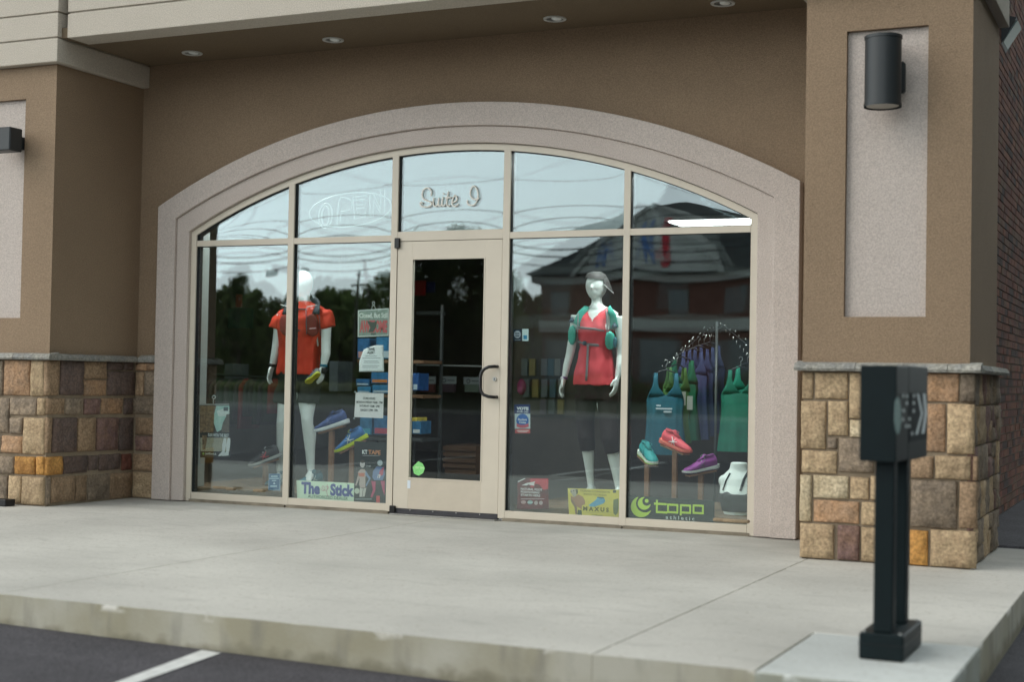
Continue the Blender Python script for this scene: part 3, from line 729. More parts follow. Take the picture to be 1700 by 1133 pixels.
trs = [(396, 446, -52, 1.25, 'round topped tree standing highest in the left window reflection', 2), (362, 474, -55, .95, 'narrow tree beside the mirrored pillar in the left window', 0), (432, 478, -55, 1.15, 'mid green tree right of the tallest one in the left window reflection', 0),
       (470, 498, -60, 1.7, 'dark spreading tree above the mirrored low building roof', 2), (530, 478, -54, 1.3, 'dark tree mirrored beside the red shirted mannequin head', 2), (566, 504, -58, 1.4, 'bushy olive tree mirrored above the second window notices', 1),
       (604, 520, -60, 1.4, 'low yellowish tree mirrored left of the closed sign', 3), (646, 452, -46, 1.3, 'tree rising toward the door in the second window reflection', 0), (705, 408, -44, 2.0, 'large leafy tree filling the left of the door glass reflection', 2),
       (785, 402, -46, 1.9, 'large leafy tree filling the right of the door glass reflection', 0), (866, 476, -50, .95, 'green tree mirrored at the left edge of the fourth window', 0), (890, 520, -53, .8, 'small tree beside the mirrored brick building corner', 3)]
for u, v, y, r_, lab, mi in trs: p = RG(u, v, y); tree(p.x, y, p.z+.1, r_, lab, mi, n=16000 if 690 < u < 800 else 6500, ls=.09, low=.10)
random.seed(21)
def leafmass(name, x0, x1, y, h, n, mi, dy=2, ls=.25):
    vs = []; fs = []
    for k in range(n):
        x = random.uniform(x0, x1); hh = h*(.6+.5*noise.noise(Vector((x*.25, y, 0)))+.25*noise.noise(Vector((x*.9, y, 4)))); p = Vector((x, y+random.uniform(-dy, dy), hh*random.random()**.6+.1))
        s = ls*(.5+random.random()); a = Vector((random.gauss(0, 1), random.gauss(0, 1), random.gauss(0, 1))).normalized()*s; b = a.orthogonal().normalized()*s*.6
        i = len(vs); vs += [p-a, p-b, p+a, p+b]; fs.append((i, i+1, i+2, i+3))
    me = bpy.data.meshes.new(name); me.from_pydata(vs, [], fs); me.materials.append(m_leaf[mi]); o = bpy.data.objects.new(name, me); C.objects.link(o); o['kind'] = 'stuff'; return o
leafmass('distant_wood', -130, -18, -105, 6.8, 26000, 2, 4, .5)
leafmass('tree_belt', -62, -23, -68, 8.6, 60000, 0, 2.5, .22)
leafmass('tree_belt', -60, -22, -64, 6.2, 30000, 2, 1.5, .20)
leafmass('unseen_shade_foliage', 12.5, 16, 6, 17.0, 14000, 2, 36, .6)  # unseen foliage added on the right to block sky light from that side
leafmass('roadside_shrubs', -22, 6, -45.6, 1.5, 5000, 0, .5, .12)
leafmass('roadside_shrubs', -60, -24, -46.5, 1.1, 7000, 3, .8, .13)
# ---- poles and wires
m_wire = mat('cable', (.012, .013, .014), .6)
pole = thing('utility_pole', 'thin grey utility pole beyond the trees with a cross arm, mirrored in the second window', 'pole', (-29.3, -49, 0))
bm = bmesh.new(); tube(bm, [(-29.3, -49, -.2), (-29.3, -49, 6.3)], [.11, .08], 8); obj('post', bm, mat('pole_wood', (.10, .09, .08), .9), pole)
obj('cross_arm', B((-29.75, -49.05, 5.5), (-28.85, -48.95, 5.6)), m_bark, pole)
p2 = thing('utility_pole', 'tall wooden utility pole outside the left end of the street carrying the overhead cables', 'pole', (-75, -36.8, 0))
bm = bmesh.new(); tube(bm, [(-75, -36.8, -.2), (-75, -36.8, 11)], [.17, .12], 8); obj('post', bm, bpy.data.materials['pole_wood'], p2)
p3 = thing('utility_pole', 'tall wooden utility pole outside the right end of the street carrying the overhead cables', 'pole', (22, -36.8, 0))
bm = bmesh.new(); tube(bm, [(22, -36.8, -.2), (22, -36.8, 11)], [.17, .12], 8); obj('post', bm, bpy.data.materials['pole_wood'], p3)
for i, (zl, zr, sag, r) in enumerate([(8.9, 9.1, .9, .014), (7.55, 7.9, .9, .022), (7.3, 7.1, .9, .026), (6.6, 6.75, .9, .030), (6.35, 6.3, .8, .030), (5.65, 5.85, .6, .020)]):
    bm = bmesh.new(); pts = []
    for k in range(41):
        t = k/40; pts.append((-75+97*t, -36.8+.12*(i % 3), zl+(zr-zl)*t-sag*4*t*(1-t)+.0))
    tube(bm, pts, r, 5); o = obj('overhead_cable', bm, m_wire)
    zmid = (zl+zr)/2-sag
    tag(o, 'overhead cable across the sky in the window reflection, %s from the top' % ['first', 'second', 'third', 'fourth', 'fifth', 'sixth and lowest'][i], 'cable', 'cables strung along the street')
bx = RG(459, 450, -36.5); o = obj('splice_box', B((bx.x-.28, bx.y-.08, bx.z-.11), (bx.x+.28, bx.y+.08, bx.z+.11), .02), m_wire); tag(o, 'black splice case hanging on the overhead cables', 'splice box')
bx = RG(500, 443, -36.5); o = obj('cable_clamp', B((bx.x-.16, bx.y-.06, bx.z-.07), (bx.x+.12, bx.y+.06, bx.z+.07), .02), m_wire); tag(o, 'small black clamp cluster on the overhead cable beside the mullion', 'clamp')

# ================================================================== LIGHT FITTINGS
for i, (u, v) in enumerate(((319, 88), (553, 66), (921, 31), (1200, 5))):
    c = G(u, v, z=3.696)
    t = thing('recessed_downlight', ['leftmost recessed soffit downlight beside the left pillar', 'second recessed soffit downlight from the left pillar', 'third recessed soffit downlight, above the right half of the arch', 'recessed soffit downlight nearest the right pillar'][i], 'ceiling light', c, group='recessed lights in the soffit')
    bm = bmesh.new(); loft(bm, [((0, 0, .002), (.085, 0, 0), (0, .085, 0)), ((0, 0, -.006), (.083, 0, 0), (0, .083, 0)), ((0, 0, -.006), (.064, 0, 0), (0, .064, 0)), ((0, 0, .001), (.062, 0, 0), (0, .062, 0))], 28, cap=False); obj('trim_ring', bm, M((.52, .53, .52), .35), t, local='k', smooth=False)
    bm = bmesh.new(); loft(bm, [((0, 0, .0012), (.061, 0, 0), (0, .061, 0)), ((0, 0, -.0005), (.061, 0, 0), (0, .061, 0))], 28); obj('baffle', bm, M((.10, .11, .11), .3), t, local='k')
    bm = bmesh.new(); ball(bm, (.014, 0, .0), .036, .05, .012, 18); obj('lamp', bm, M((.82, .86, .86), .25), t, local='k', smooth=True)
def sconce(x, z0, z1, r, lab):
    t = thing('wall_sconce', lab, 'wall light', (x, -1.2, z0), group='cylinder wall lights on the pillars')
    yc = PYF-.155
    bm = bmesh.new(); h = z1-z0
    rings = [((x, yc, z0), r+.004), ((x, yc, z0+.018), r+.004), ((x, yc, z0+.0185), r), ((x, yc, z1-.0185), r), ((x, yc, z1-.018), r+.004), ((x, yc, z1), r+.004)]
    loft(bm, [(c, (q, 0, 0), (0, q, 0)) for c, q in rings], 40, cap=False)
    loft(bm, [((x, yc, z1-.01), (r, 0, 0), (0, r, 0)), ((x, yc, z1-.004), (r, 0, 0), (0, r, 0))], 40)
    o = obj('shade', bm, m_dkmetal, t, smooth=True)
    md = o.modifiers.new('e', 'EDGE_SPLIT'); md.split_angle = rad(35)
    bm = bmesh.new(); loft(bm, [((x, yc, z0+.006), (r-.012, 0, 0), (0, r-.012, 0)), ((x, yc, z0+.012), (r-.012, 0, 0), (0, r-.012, 0))], 32); obj('lens', bm, M((.30, .29, .25), .3), t)
    obj('wall_bracket', B((x-.055, yc+r-.03, z0+.10), (x+.055, PYF+.034, z0+.27), .006), m_dkmetal, t)
    obj('side_boss', B((x+.02, yc+r-.06, z0+.09), (x+r+.012, yc+r-.005, z0+.28), .012), m_dkmetal, t)
sconce(3.962, 2.735, 3.160, .107, 'dark cylindrical wall light on the pale panel of the right pillar')
t = thing('wall_sconce', 'black boxy wall light cut off by the left edge, on the left pillar panel', 'wall light', (-2.95, -1.2, 2.79), group='cylinder wall lights on the pillars')
obj('shade', B((-3.02, -1.27, 2.80), (-2.782, -1.13, 2.985), .008), m_dkmetal, t); obj('wall_bracket', B((-2.94, -1.13, 2.84), (-2.86, -1.013, 2.94), .004), m_dkmetal, t)
# wall pack on the brick wall
t = thing('wall_pack_light', 'dark wall pack light with pale lens high on the brick side wall', 'wall light', (4.27, 3.0, 3.95))
bm = bmesh.new(); vs = [(4.20, 2.72, 4.20), (4.32, 2.72, 4.16), (4.20, 2.72, 3.95), (4.20, 3.10, 4.20), (4.32, 3.10, 4.16), (4.20, 3.10, 3.95)]
V_ = [bm.verts.new(p) for p in vs]
for f in ((0, 1, 2), (5, 4, 3), (0, 3, 4, 1), (0, 2, 5, 3), (1, 4, 5, 2)): bm.faces.new([V_[i] for i in f])
obj('housing', bm, m_dkmetal, t)
bm = bmesh.new(); vs = [(4.325, 2.75, 4.14), (4.215, 2.75, 3.97), (4.215, 3.07, 3.97), (4.325, 3.07, 4.14), (4.315, 2.75, 4.145), (4.205, 2.75, 3.975), (4.205, 3.07, 3.975), (4.315, 3.07, 4.145)]
V_ = [bm.verts.new(p) for p in vs]
for f in ((0, 1, 2, 3), (7, 6, 5, 4), (0, 4, 5, 1), (1, 5, 6, 2), (2, 6, 7, 3), (3, 7, 4, 0)): bm.faces.new([V_[i] for i in f])
obj('lens', bm, M((.22, .28, .29), .15), t)
# fluorescent troffer inside
t = thing('fluorescent_ceiling_light', 'long glowing fluorescent ceiling light seen through the rightmost transom pane', 'ceiling light', (1.3, 5.5, 2.85))
obj('housing', B((.34, 5.42, 2.862), (1.62, 5.98, 2.902)), M((.5, .5, .5)), t)
obj('diffuser', B((.38, 5.47, 2.85), (1.59, 5.93, 2.861)), mat('lit_diffuser', (.9, .9, .9), .5, emit=(.95, 1, 1, 14.0)), t)

# ================================================================== PUSH-PLATE POST
pp = thing('button_post', 'black green metal post with two square legs and a boxed head on the corner pad', 'post', (4.545, -4.0, 0))
obj('base_box', B((4.458, -4.222, .0015), (4.630, -3.79, .105), .006), m_post, pp)
for bx_, by_ in ((4.475, -4.20), (4.612, -4.20), (4.475, -3.81), (4.612, -3.81)):
    bm = bmesh.new(); loft(bm, [((bx_, by_, .104), (.007, 0, 0), (0, .007, 0)), ((bx_, by_, .111), (.006, 0, 0), (0, .006, 0))], 6); obj('bolt', bm, m_steel, pp)
obj('seam_plate', B((4.456, -4.2235, .060), (4.632, -3.788, .064)), M((.003, .006, .007), .4), pp)
obj('leg', B((4.508, -4.20, .105), (4.583, -4.125, .80), .004), m_post, pp)
obj('leg', B((4.512, -3.93, .105), (4.587, -3.855, .80), .004), m_post, pp)
obj('front_box', B((4.458, -4.255, .775), (4.598, -3.98, 1.150), .003), m_post, pp)
obj('rear_box', B((4.462, -3.976, .768), (4.598, -3.50, 1.155), .003), m_post, pp)
sx = 4.5995
fl_ = part('flag_decal', (sx, -3.8, .9), pp)
def yzpoly(pts, x, m, name, par, th=.0012):
    bm = bmesh.new(); a = [bm.verts.new((x, p[0], p[1])) for p in pts]; b = [bm.verts.new((x+th, p[0], p[1])) for p in pts]
    bm.faces.new(list(reversed(a))); bm.faces.new(b)
    for i in range(len(pts)): j = (i+1) % len(pts); bm.faces.new((a[i], b[i], b[j], a[j]))
    return obj(name, bm, m, par)
def dk(u, v):
    q = G(u, v, x=sx+.002); return (q.y, q.z)
obj('decal_field', B((4.597, -3.96, .845), (sx+.0002, -3.505, 1.045)), M((.004, .010, .014), .6, spec=.15), fl_)
zu, zl, zmm = dk(1525, 654)[1], dk(1522, 722)[1], dk(1525, 688)[1]
wm = M((.74, .80, .82), .6)
for u0, u1, ub in ((1522, 1526, 1529), (1532, 1537, 1535)):
    a0, a1 = dk(u0, 654)[0], dk(u1, 654)[0]; k0 = dk(ub, 688)[0]; w = a1-a0; a1 = min(a1, -3.51)
    yzpoly([(a0, zu), (min(a0+w, -3.508), zu), (min(k0+w, -3.506), zmm), (min(a0+w-.02, -3.508), zl), (a0-.02, zl), (k0, zmm)], sx+.0008, wm, 'stripe', fl_)
starm = M((.70, .76, .76), .6)
for zx, zy in ((795, 200), (865, 205), (995, 200), (860, 340), (990, 335), (800, 480), (990, 485), (785, 645), (910, 635), (850, 770), (905, 770), (960, 910)):
    y, z = dk(1430+zx/11.33, 640+zy/11.33); pts = []
    for k in range(10):
        rr = (.0105 if k % 2 == 0 else .0048); pts.append((y+rr*3.2*math.sin(k*PI/5), z+rr*math.cos(k*PI/5)))
    yzpoly(pts, sx+.0008, starm, 'star', fl_)
pts = []
for k in range(40):
    a = k*2*PI/40; y, z = dk(1430+(690+58*math.cos(a))/11.33, 640+(570+345*math.sin(a))/11.33); rj = .006*noise.noise(Vector((k*1.7, 0, 0))); pts.append((y+rj*3, z+rj))
yzpoly(pts, sx+.0008, mat('worn_oval', (.12, .28, .26), .6, var=1, vscale=60, col2=(.42, .50, .49)), 'oval_emblem', fl_)
o = obj('low_black_box', B((-2.93, -1.24, .001), (-2.755, -1.13, .055), .006), M((.01, .01, .012), .4)); tag(o, 'low black box on the sidewalk at the foot of the left pillar', 'box')  # plain low black box, purpose unknown

# ================================================================== SIGNS AND STICKERS ON THE GLASS
YS = .0555
def q2(u, v, y=YS): p = G(u, v, y=y); return (p.x, p.z)
def flat(name, pts, m, par, lay=0, th=.0012, y=YS):
    bm = bmesh.new(); yy = y-lay*.0014; prism(bm, [q2(*p, y=y) for p in pts], yy, yy+th); return obj(name, bm, m, par)
def rectp(x0, y0, x1, y1): return [(x0, y0), (x1, y0), (x1, y1), (x0, y1)]
def flatz(name, zp, o, sc, m, par, lay=0): return flat(name, [(o[0]+x/sc, o[1]+y/sc) for x, y in zp], m, par, lay)
def ptext(s, u0, v0, u1, v1, m, par, lay=1, bold=.012, shear=0, slope=True, y=YS, name='lettering'):
    """text fitted to a pixel box; v0 top, v1 bottom at its middle"""
    um = (u0+u1)/2; a = G(u0, v1, y=y); b = G(u1, v1, y=y); zb = G(um, v1, y=y).z; zt = G(um, v0, y=y).z
    return text(s, a.x, zb, b.x, zt, y-lay*.0014, m, par, name, bold, shear)
def circ(cx, cy, rx, ry, n=24): return [(cx+rx*math.cos(2*PI*k/n), cy+ry*math.sin(2*PI*k/n)) for k in range(n)]
def sign(name, lab, cat, u, v, group=None): return thing(name, lab, cat, G(u, v, y=YS), group=group)
WH = M((.78, .80, .80), .6); INK = M((.04, .04, .05), .6); NAVY = M((.02, .035, .12), .5); RED = M((.55, .03, .05), .5)
# left poster
O = (325, 665); sc = 11.323
t = sign('street_poster', 'vertical poster of a brown building, teal sky and cobbles hanging in the leftmost window', 'poster', 356, 758)
flatz('backing', [(68, 75), (632, 70), (645, 1075), (82, 1075)], O, sc, M((.02, .025, .025)), t)
m_pb = mat('print_brown', (.30, .20, .11), .6, var=1, vscale=38, col2=(.05, .03, .02)); m_ps = mat('print_sky', (.42, .58, .53), .6, var=.8, vscale=14, col2=(.22, .42, .38))
flatz('print_building', [(75, 105), (385, 105), (350, 250), (330, 600), (80, 610)], O, sc, m_pb, t, 1)
flatz('print_sky', [(388, 105), (632, 105), (632, 260), (570, 310), (510, 420), (480, 560), (400, 600), (340, 430), (352, 250)], O, sc, m_ps, t, 1)
flatz('print_cloud', [(395, 200), (520, 160), (630, 170), (630, 250), (560, 300), (430, 300)], O, sc, mat('print_cloud', (.66, .74, .72), .6, var=.3, vscale=30), t, 2)
flatz('print_houses', [(632, 262), (632, 605), (490, 605), (515, 430), (575, 310), (580, 265)], O, sc, mat('print_houses', (.16, .13, .10), .6, var=.8, vscale=45, col2=(.05, .05, .045)), t, 3)
flatz('print_cobbles', [(85, 705), (640, 705), (640, 960), (90, 960)], O, sc, mat('print_cobbles', (.50, .48, .36), .6, var=1, vscale=150, col2=(.12, .12, .10)), t, 1)
flatz('print_figure', [(125, 660), (200, 660), (215, 720), (180, 930), (130, 930)], O, sc, m_pb, t, 2)
flatz('text_band', [(215, 615), (636, 615), (638, 700), (222, 700)], O, sc, M((.03, .04, .05)), t, 2)
ptext('RUN WITH THE BEST', 325+238/sc, 665+628/sc, 325+625/sc, 665+690/sc, M((.55, .60, .60)), t, 3, bold=.02)
for xx in (505, 580):
    flatz('print_leg', [(xx+30, 705), (xx+75, 720), (xx+70, 850), (xx+45, 960), (xx+40, 1040), (xx-75, 1050), (xx-70, 1030), (xx, 960), (xx-5, 850)][::1], O, sc, M((.62, .65, .66)), t, 3)
ptext('swiftwick', 325+185/sc, 665+985/sc, 325+392/sc, 665+1025/sc, M((.6, .65, .6)), t, 2)
flatz('print_dot', circ(145, 1005, 18, 18), O, sc, M((.2, .45, .1)), t, 2)
flatz('top_stamp', rectp(528, 130, 612, 200), O, sc, M((.05, .08, .09)), t, 3)
flatz('hanging_rail', rectp(75, 68, 632, 92), O, sc, M((.25, .27, .27)), t, 4)
def strokes(pts, r, y, m, name, par, n=6, closed=False, sm=True):
    P_ = [G(u, v, y=y) for u, v in pts]
    if sm:
        out = []
        for i in range(len(P_)-1):
            p0 = P_[max(i-1, 0)]; p1 = P_[i]; p2_ = P_[i+1]; p3_ = P_[min(i+2, len(P_)-1)]
            for k in range(5):
                q = k/5; out.append(.5*((2*p1)+(-p0+p2_)*q+(2*p0-5*p1+4*p2_-p3_)*q*q+(-p0+3*p1-3*p2_+p3_)*q**3))
        P_ = out+[P_[-1]]
    bm = bmesh.new(); tube(bm, P_, r, n); return obj(name, bm, m, par, smooth=True)
CLEAR = M((.45, .48, .47), .3)
strokes([(354, 671), (354, 663), (352, 660), (355, 657), (358, 660), (355, 663)], .003, .054, CLEAR, 'hook', t)
# blue door sticker
O = (438, 780); sc = 26.97
t = sign('blue_window_sticker', 'blue rectangular sticker with white lines of lettering low beside the first mullion', 'sticker', 456, 816)
flatz('border', [(225, 190), (745, 190), (735, 950), (195, 940)], O, sc, M((.22, .32, .45)), t)
flatz('face', [(255, 200), (700, 200), (690, 890), (235, 880)], O, sc, M((.025, .11, .24)), t, 1)
for x0, y0, x1, y1 in ((325, 285, 620, 340), (250, 385, 680, 430), (375, 480, 560, 525), (300, 725, 595, 780)): flatz('print_line', rectp(x0, y0, x1, y1), O, sc, M((.42, .58, .68)), t, 2)
flatz('print_drop', [(470, 570), (520, 640), (500, 668), (440, 668), (420, 640)], O, sc, M((.5, .62, .72)), t, 2)
# closed sign
O = (590, 500); sc = 9.067
t = sign('closed_sign', 'pale framed hanging sign reading Closed, But Still Awesome beside the door', 'sign', 620, 560)
flatz('frame', [(38, 140), (505, 108), (500, 525), (35, 545)], O, sc, M((.62, .66, .64)), t)
flatz('face', [(58, 155), (488, 125), (485, 508), (52, 525)], O, sc, mat('sign_green', (.34, .43, .39), .6, var=.4, vscale=30), t, 1)
a = ptext('Closed, But Still', 590+62/sc, 500+180/sc, 590+485/sc, 500+268/sc, M((.75, .78, .75)), t, 2, bold=.03)
ptext('AWESOME', 590+65/sc, 500+290/sc, 590+480/sc, 500+480/sc, M((.62, .14, .16)), t, 2, bold=.05)
flatz('print_flourish', [(180, 300), (270, 320), (330, 300), (310, 400), (270, 470), (200, 470), (230, 400)], O, sc, M((.09, .11, .10)), t, 3)
flatz('print_stamp', rectp(238, 485, 310, 512), O, sc, M((.12, .16, .15)), t, 3)
strokes([(617, 514), (618, 509), (621, 506), (622, 503), (620, 501), (618, 504), (622, 509), (624, 514)], .003, .054, CLEAR, 'hook', t)
# trail alert notice (curled paper)
t = sign('paper_notice', 'white paper notice headed Trail Alert with a curled corner, taped beside the door', 'notice', 616, 618)
bm = bmesh.new(); n = 10; g_ = []
ol = [(598+2*0, 590), (637, 573)]
for j in range(n+1):
    row = []
    for i in range(n+1):
        s_, t_ = i/n, j/n; u = 596.5+s_*(636.5-596.5)+t_*1.2*(1 if s_ > .5 else 0)
        v = 573.5+t_*(617.5-573.5)
        curl = max(0, (1-s_)+(1-t_)-1.35)/.65
        u += curl*5.5; v += curl*7; p = G(u, v, y=YS); row.append(bm.verts.new((p.x, YS-.001+.02*curl**1.5, p.z)))
    g_.append(row)
for j in range(n):
    for i in range(n): bm.faces.new((g_[j][i], g_[j][i+1], g_[j+1][i+1], g_[j+1][i]))
o = obj('paper', bm, M((.80, .83, .85), .8), t, smooth=True); md = o.modifiers.new('s', 'SOLIDIFY'); md.thickness = .0006
ptext('TRAIL', 610, 577.5, 623, 582, INK, t, 2, bold=.02); ptext('ALERT', 610, 583.5, 622.5, 588, INK, t, 2, bold=.02)
for v, a, b in ((591, 607, 626), (594.5, 602, 632), (599.5, 605, 628), (602, 604, 630), (607, 602, 630), (610, 602, 627)): flat('print_line', rectp(a, v, b, v+.9), M((.30, .33, .36)), t, 2)
# store hours
t = sign('store_hours_sign', 'square pale paper listing the store hours, taped left of the door', 'notice', 612, 695)
flat('paper', [(590.5, 652), (637, 653.5), (636, 695), (588, 693)], M((.70, .68, .69), .8), t)
for s_, u0, u1, v0, v1 in (('STORE HOURS', 603, 623, 660, 664), ('MONDAY-FRIDAY 10AM - 7PM', 592, 635, 666.5, 670.3), ('SATURDAY 10AM - 5PM', 597, 630, 672.8, 676.6), ('SUNDAY 12PM - 5PM', 598.5, 627, 679.5, 683.5)): ptext(s_, u0, v0, u1, v1, M((.10, .10, .11)), t, 1, bold=.01)
for (u, v) in ((589.5, 651), (588, 695)): flat('tape_dot', circ(u, v, 1.5, 1.5, 12), M((.3, .34, .34)), t, 1)
# kinesiology tape poster
O = (570, 720); sc = 8.716
t = sign('athlete_poster', 'dark poster of two athletes under white and orange lettering, beside the door', 'poster', 614, 838)
flat('backing', [(588, 733), (642.0, 735.5), (640.4, 838.6), (587.5, 834)], mat('print_black', (.008, .013, .014), .35), t)
ptext('KT', 601.5, 747.5, 610.2, 754.5, M((.72, .75, .75)), t, 1, bold=.03); ptext('TAPE', 611.5, 748, 632, 755.2, M((.62, .26, .12)), t, 1, bold=.02)
flatz('print_rule', rectp(280, 320, 525, 326), O, sc, M((.4, .4, .4)), t, 1)
sk = M((.42, .33, .30)); sk2 = M((.30, .25, .24))
flatz('print_torso', [(250, 520), (215, 560), (215, 620), (235, 660), (230, 740), (245, 790), (320, 790), (320, 640), (335, 560), (305, 520)], O, sc, sk, t, 1)
flatz('print_head', circ(278, 445, 36, 52), O, sc, M((.55, .50, .50)), t, 2); flatz('print_hair', circ(280, 408, 34, 26), O, sc, M((.07, .06, .05)), t, 3)
flatz('print_top', [(215, 575), (310, 575), (305, 630), (220, 625)], O, sc, M((.50, .14, .08)), t, 2)
flatz('print_arm', [(218, 580), (200, 660), (175, 750), (190, 760), (222, 680), (232, 620)], O, sc, sk, t, 2); flatz('print_arm', [(325, 540), (370, 610), (400, 650), (335, 770), (325, 750), (370, 660), (320, 600)], O, sc, M((.14, .22, .36)), t, 2)
flatz('print_leg', [(240, 790), (285, 800), (270, 920), (235, 920)], O, sc, M((.55, .52, .48)), t, 2); flatz('print_leg', [(292, 800), (335, 790), (310, 915), (278, 920)], O, sc, M((.50, .47, .43)), t, 2)
flatz('print_ball', circ(200, 835, 36, 42), O, sc, M((.52, .56, .46)), t, 3)
flatz('print_helmet', circ(532, 430, 38, 42), O, sc, M((.40, .45, .48)), t, 2)
flatz('print_jersey', [(480, 480), (430, 550), (420, 640), (450, 680), (570, 680), (600, 600), (590, 490)], O, sc, M((.12, .18, .34)), t, 1)
flatz('print_sleeve', [(530, 540), (590, 480), (575, 600), (510, 640)], O, sc, M((.42, .05, .10)), t, 2)
ptext('19', 627, 788, 632, 795, M((.7, .72, .75)), t, 3, bold=.03, shear=.2)
for zp in ([(405, 690), (470, 700), (465, 830), (420, 930), (395, 920), (430, 820)], [(540, 690), (600, 690), (600, 900), (575, 840)]): flatz('print_trousers', zp, O, sc, M((.42, .05, .13)), t, 2)
flatz('print_emblem', rectp(478, 905, 530, 1005), O, sc, M((.55, .08, .08)), t, 2)
ptext('Strength', 607.5, 772.5, 616, 776.5, M((.4, .42, .42)), t, 2); flatz('print_line', rectp(175, 945, 410, 962), O, sc, M((.2, .24, .24)), t, 1)
# stick banner
O = (480, 780); sc = 14.167
t = sign('dealer_banner', 'pale green banner with large navy lettering and Authorized Dealer, foot of the second window', 'banner', 540, 833)
flatz('panel', [(172, 255), (1532, 325), (1522, 760), (190, 682)], O, sc, M((.62, .74, .58), .7), t)
ptext('The', 480+285/sc, 780+300/sc, 480+725/sc, 780+585/sc, M((.05, .075, .27)), t, 1, bold=.05); ptext('Stick', 480+965/sc, 780+345/sc, 480+1530/sc, 780+635/sc, M((.05, .075, .27)), t, 1, bold=.05)
ptext('AUTHORIZED DEALER', 480+440/sc, 780+622/sc, 480+1385/sc, 780+695/sc, M((.10, .20, .14)), t, 1)
strokes([(480+740/sc, 780+455/sc), (480+790/sc, 780+505/sc), (480+845/sc, 780+470/sc), (480+800/sc, 780+390/sc), (480+775/sc, 780+440/sc), (480+880/sc, 780+500/sc), (480+900/sc, 780+350/sc)], .0016, YS-.002, M((.5, .12, .2)), 'print_runner', t)
strokes([(480+850/sc, 780+400/sc), (480+935/sc, 780+420/sc), (480+880/sc, 780+500/sc), (480+915/sc, 780+640/sc)], .0016, YS-.002, M((.5, .12, .2)), 'print_runner', t)
# hexagon sticker on the door, small tag on the door rail
t = sign('hexagon_sticker', 'bright green seven sided sticker in the bottom left corner of the door glass', 'sticker', 695, 790)
YD = .030; pts = [(695, 766.5), (702, 770), (706, 778), (703, 786), (696, 790.5), (688, 787), (685.5, 776)]
bm = bmesh.new(); prism(bm, [q2(*p, y=YD) for p in pts], .0230, .0245); obj('face', bm, mat('sticker_green', (.16, .55, .12), .5, var=.6, vscale=60, col2=(.30, .70, .28)), t)
ptext('TRY ON', 689, 775.5, 703, 779, M((.65, .85, .5)), t, 0, y=.0225)
o = obj('door_tag', B((G(676, 798, y=0).x, -.0005+.004, G(676, 811.5, y=0).z), (G(681, 798, y=0).x, .0046, G(676, 798, y=0).z)), M((.62, .68, .74), .6)); tag(o, 'tiny white and blue paper tag stuck on the lower left door rail', 'tag')
# two payment stickers
t = sign('round_logo_sticker', 'small navy sticker with a pale circle at the upper left of the fourth window', 'sticker', 859, 567)
flat('face', rectp(852.5, 547, 865.8, 566.5), M((.02, .035, .08)), t); flat('disc', circ(859, 555.5, 5.6, 6.2), M((.42, .46, .52)), t, 1)
for v in (553.2, 557): flat('print_bar', rectp(855.6, v, 862.4, v+1.7), M((.03, .05, .10)), t, 2)
flat('print_line', rectp(855, 564, 863.5, 565), M((.3, .34, .4)), t, 1)
t = sign('white_logo_sticker', 'small white sticker with a blue square next to the navy round logo sticker', 'sticker', 872, 567)
flat('face', rectp(867, 546.5, 877.3, 566.5), M((.55, .66, .68)), t); flat('print_square', rectp(869, 557, 875, 563.5), M((.04, .25, .45)), t, 1)
# vote sticker
t = sign('vote_sticker', 'red, white and blue Vote For Us award sticker on the fourth window', 'sticker', 867, 720)
flat('top_field', rectp(853.5, 672, 880, 687.5), M((.015, .03, .14)), t); flat('middle_field', rectp(854.5, 687, 880.2, 712.4), M((.52, .60, .62)), t); flat('bottom_field', rectp(855, 713, 880, 720), M((.50, .09, .09)), t)
ptext('VOTE', 857.8, 676.2, 877.6, 681.3, M((.75, .78, .82)), t, 1, bold=.05); ptext('FOR US!', 858.5, 682.6, 877, 685.6, M((.6, .64, .7)), t, 1, bold=.03)
flat('medal', circ(867.5, 699, 10.2, 11.3, 28), M((.02, .12, .40)), t, 1); ptext('Student', 860, 695, 875, 699, M((.7, .75, .8)), t, 2, bold=.02); ptext('Choice', 862, 700, 873.5, 703.5, M((.7, .75, .8)), t, 2, bold=.02)
flat('ribbon', [(858, 703.5), (864, 706), (871, 706), (877.5, 703.5), (878, 709), (871, 711), (864, 711), (858, 709)], M((.50, .10, .14)), t, 3)
flat('print_line', rectp(858, 715, 877.5, 716.3), M((.7, .6, .6)), t, 1); flat('print_line', rectp(860, 717.4, 875, 718.3), M((.7, .6, .6)), t, 1)
# red foot positioning poster
O = (850, 785); sc = 16.19
t = sign('red_poster', 'glossy dark red poster reading Natural Foot Positioning Starts Here', 'poster', 884, 848)
flatz('backing', [(140, 330), (165, 250), (390, 150), (980, 160), (985, 985), (130, 985), (150, 640)], O, sc, mat('print_darkred', (.20, .022, .032), .25, var=.9, vscale=18, col2=(.05, .02, .022)), t)
flatz('print_red', [(490, 165), (975, 170), (975, 440), (850, 470), (740, 330), (640, 300), (560, 420), (500, 400)], O, sc, mat('print_red', (.55, .05, .075), .25, var=.3, vscale=20), t, 1)
flatz('fold_edge', [(150, 240), (350, 150), (365, 165), (165, 270)], O, sc, M((.62, .62, .62)), t, 2)
flatz('print_peak', [(260, 350), (380, 290), (630, 240), (600, 290), (605, 355), (500, 345), (450, 320), (400, 352)], O, sc, M((.62, .60, .60)), t, 2)
for s_, x1, y0, y1 in (('NATURAL FOOT', 820, 425, 488), ('POSITIONING', 740, 505, 562), ('STARTS HERE', 765, 585, 645)): ptext(s_, 850+240/sc, 785+y0/sc, 850+x1/sc, 785+y1/sc, M((.62, .58, .58)), t, 2, bold=.03)
flatz('print_rule', rectp(240, 705, 870, 720), O, sc, M((.5, .42, .42)), t, 2)
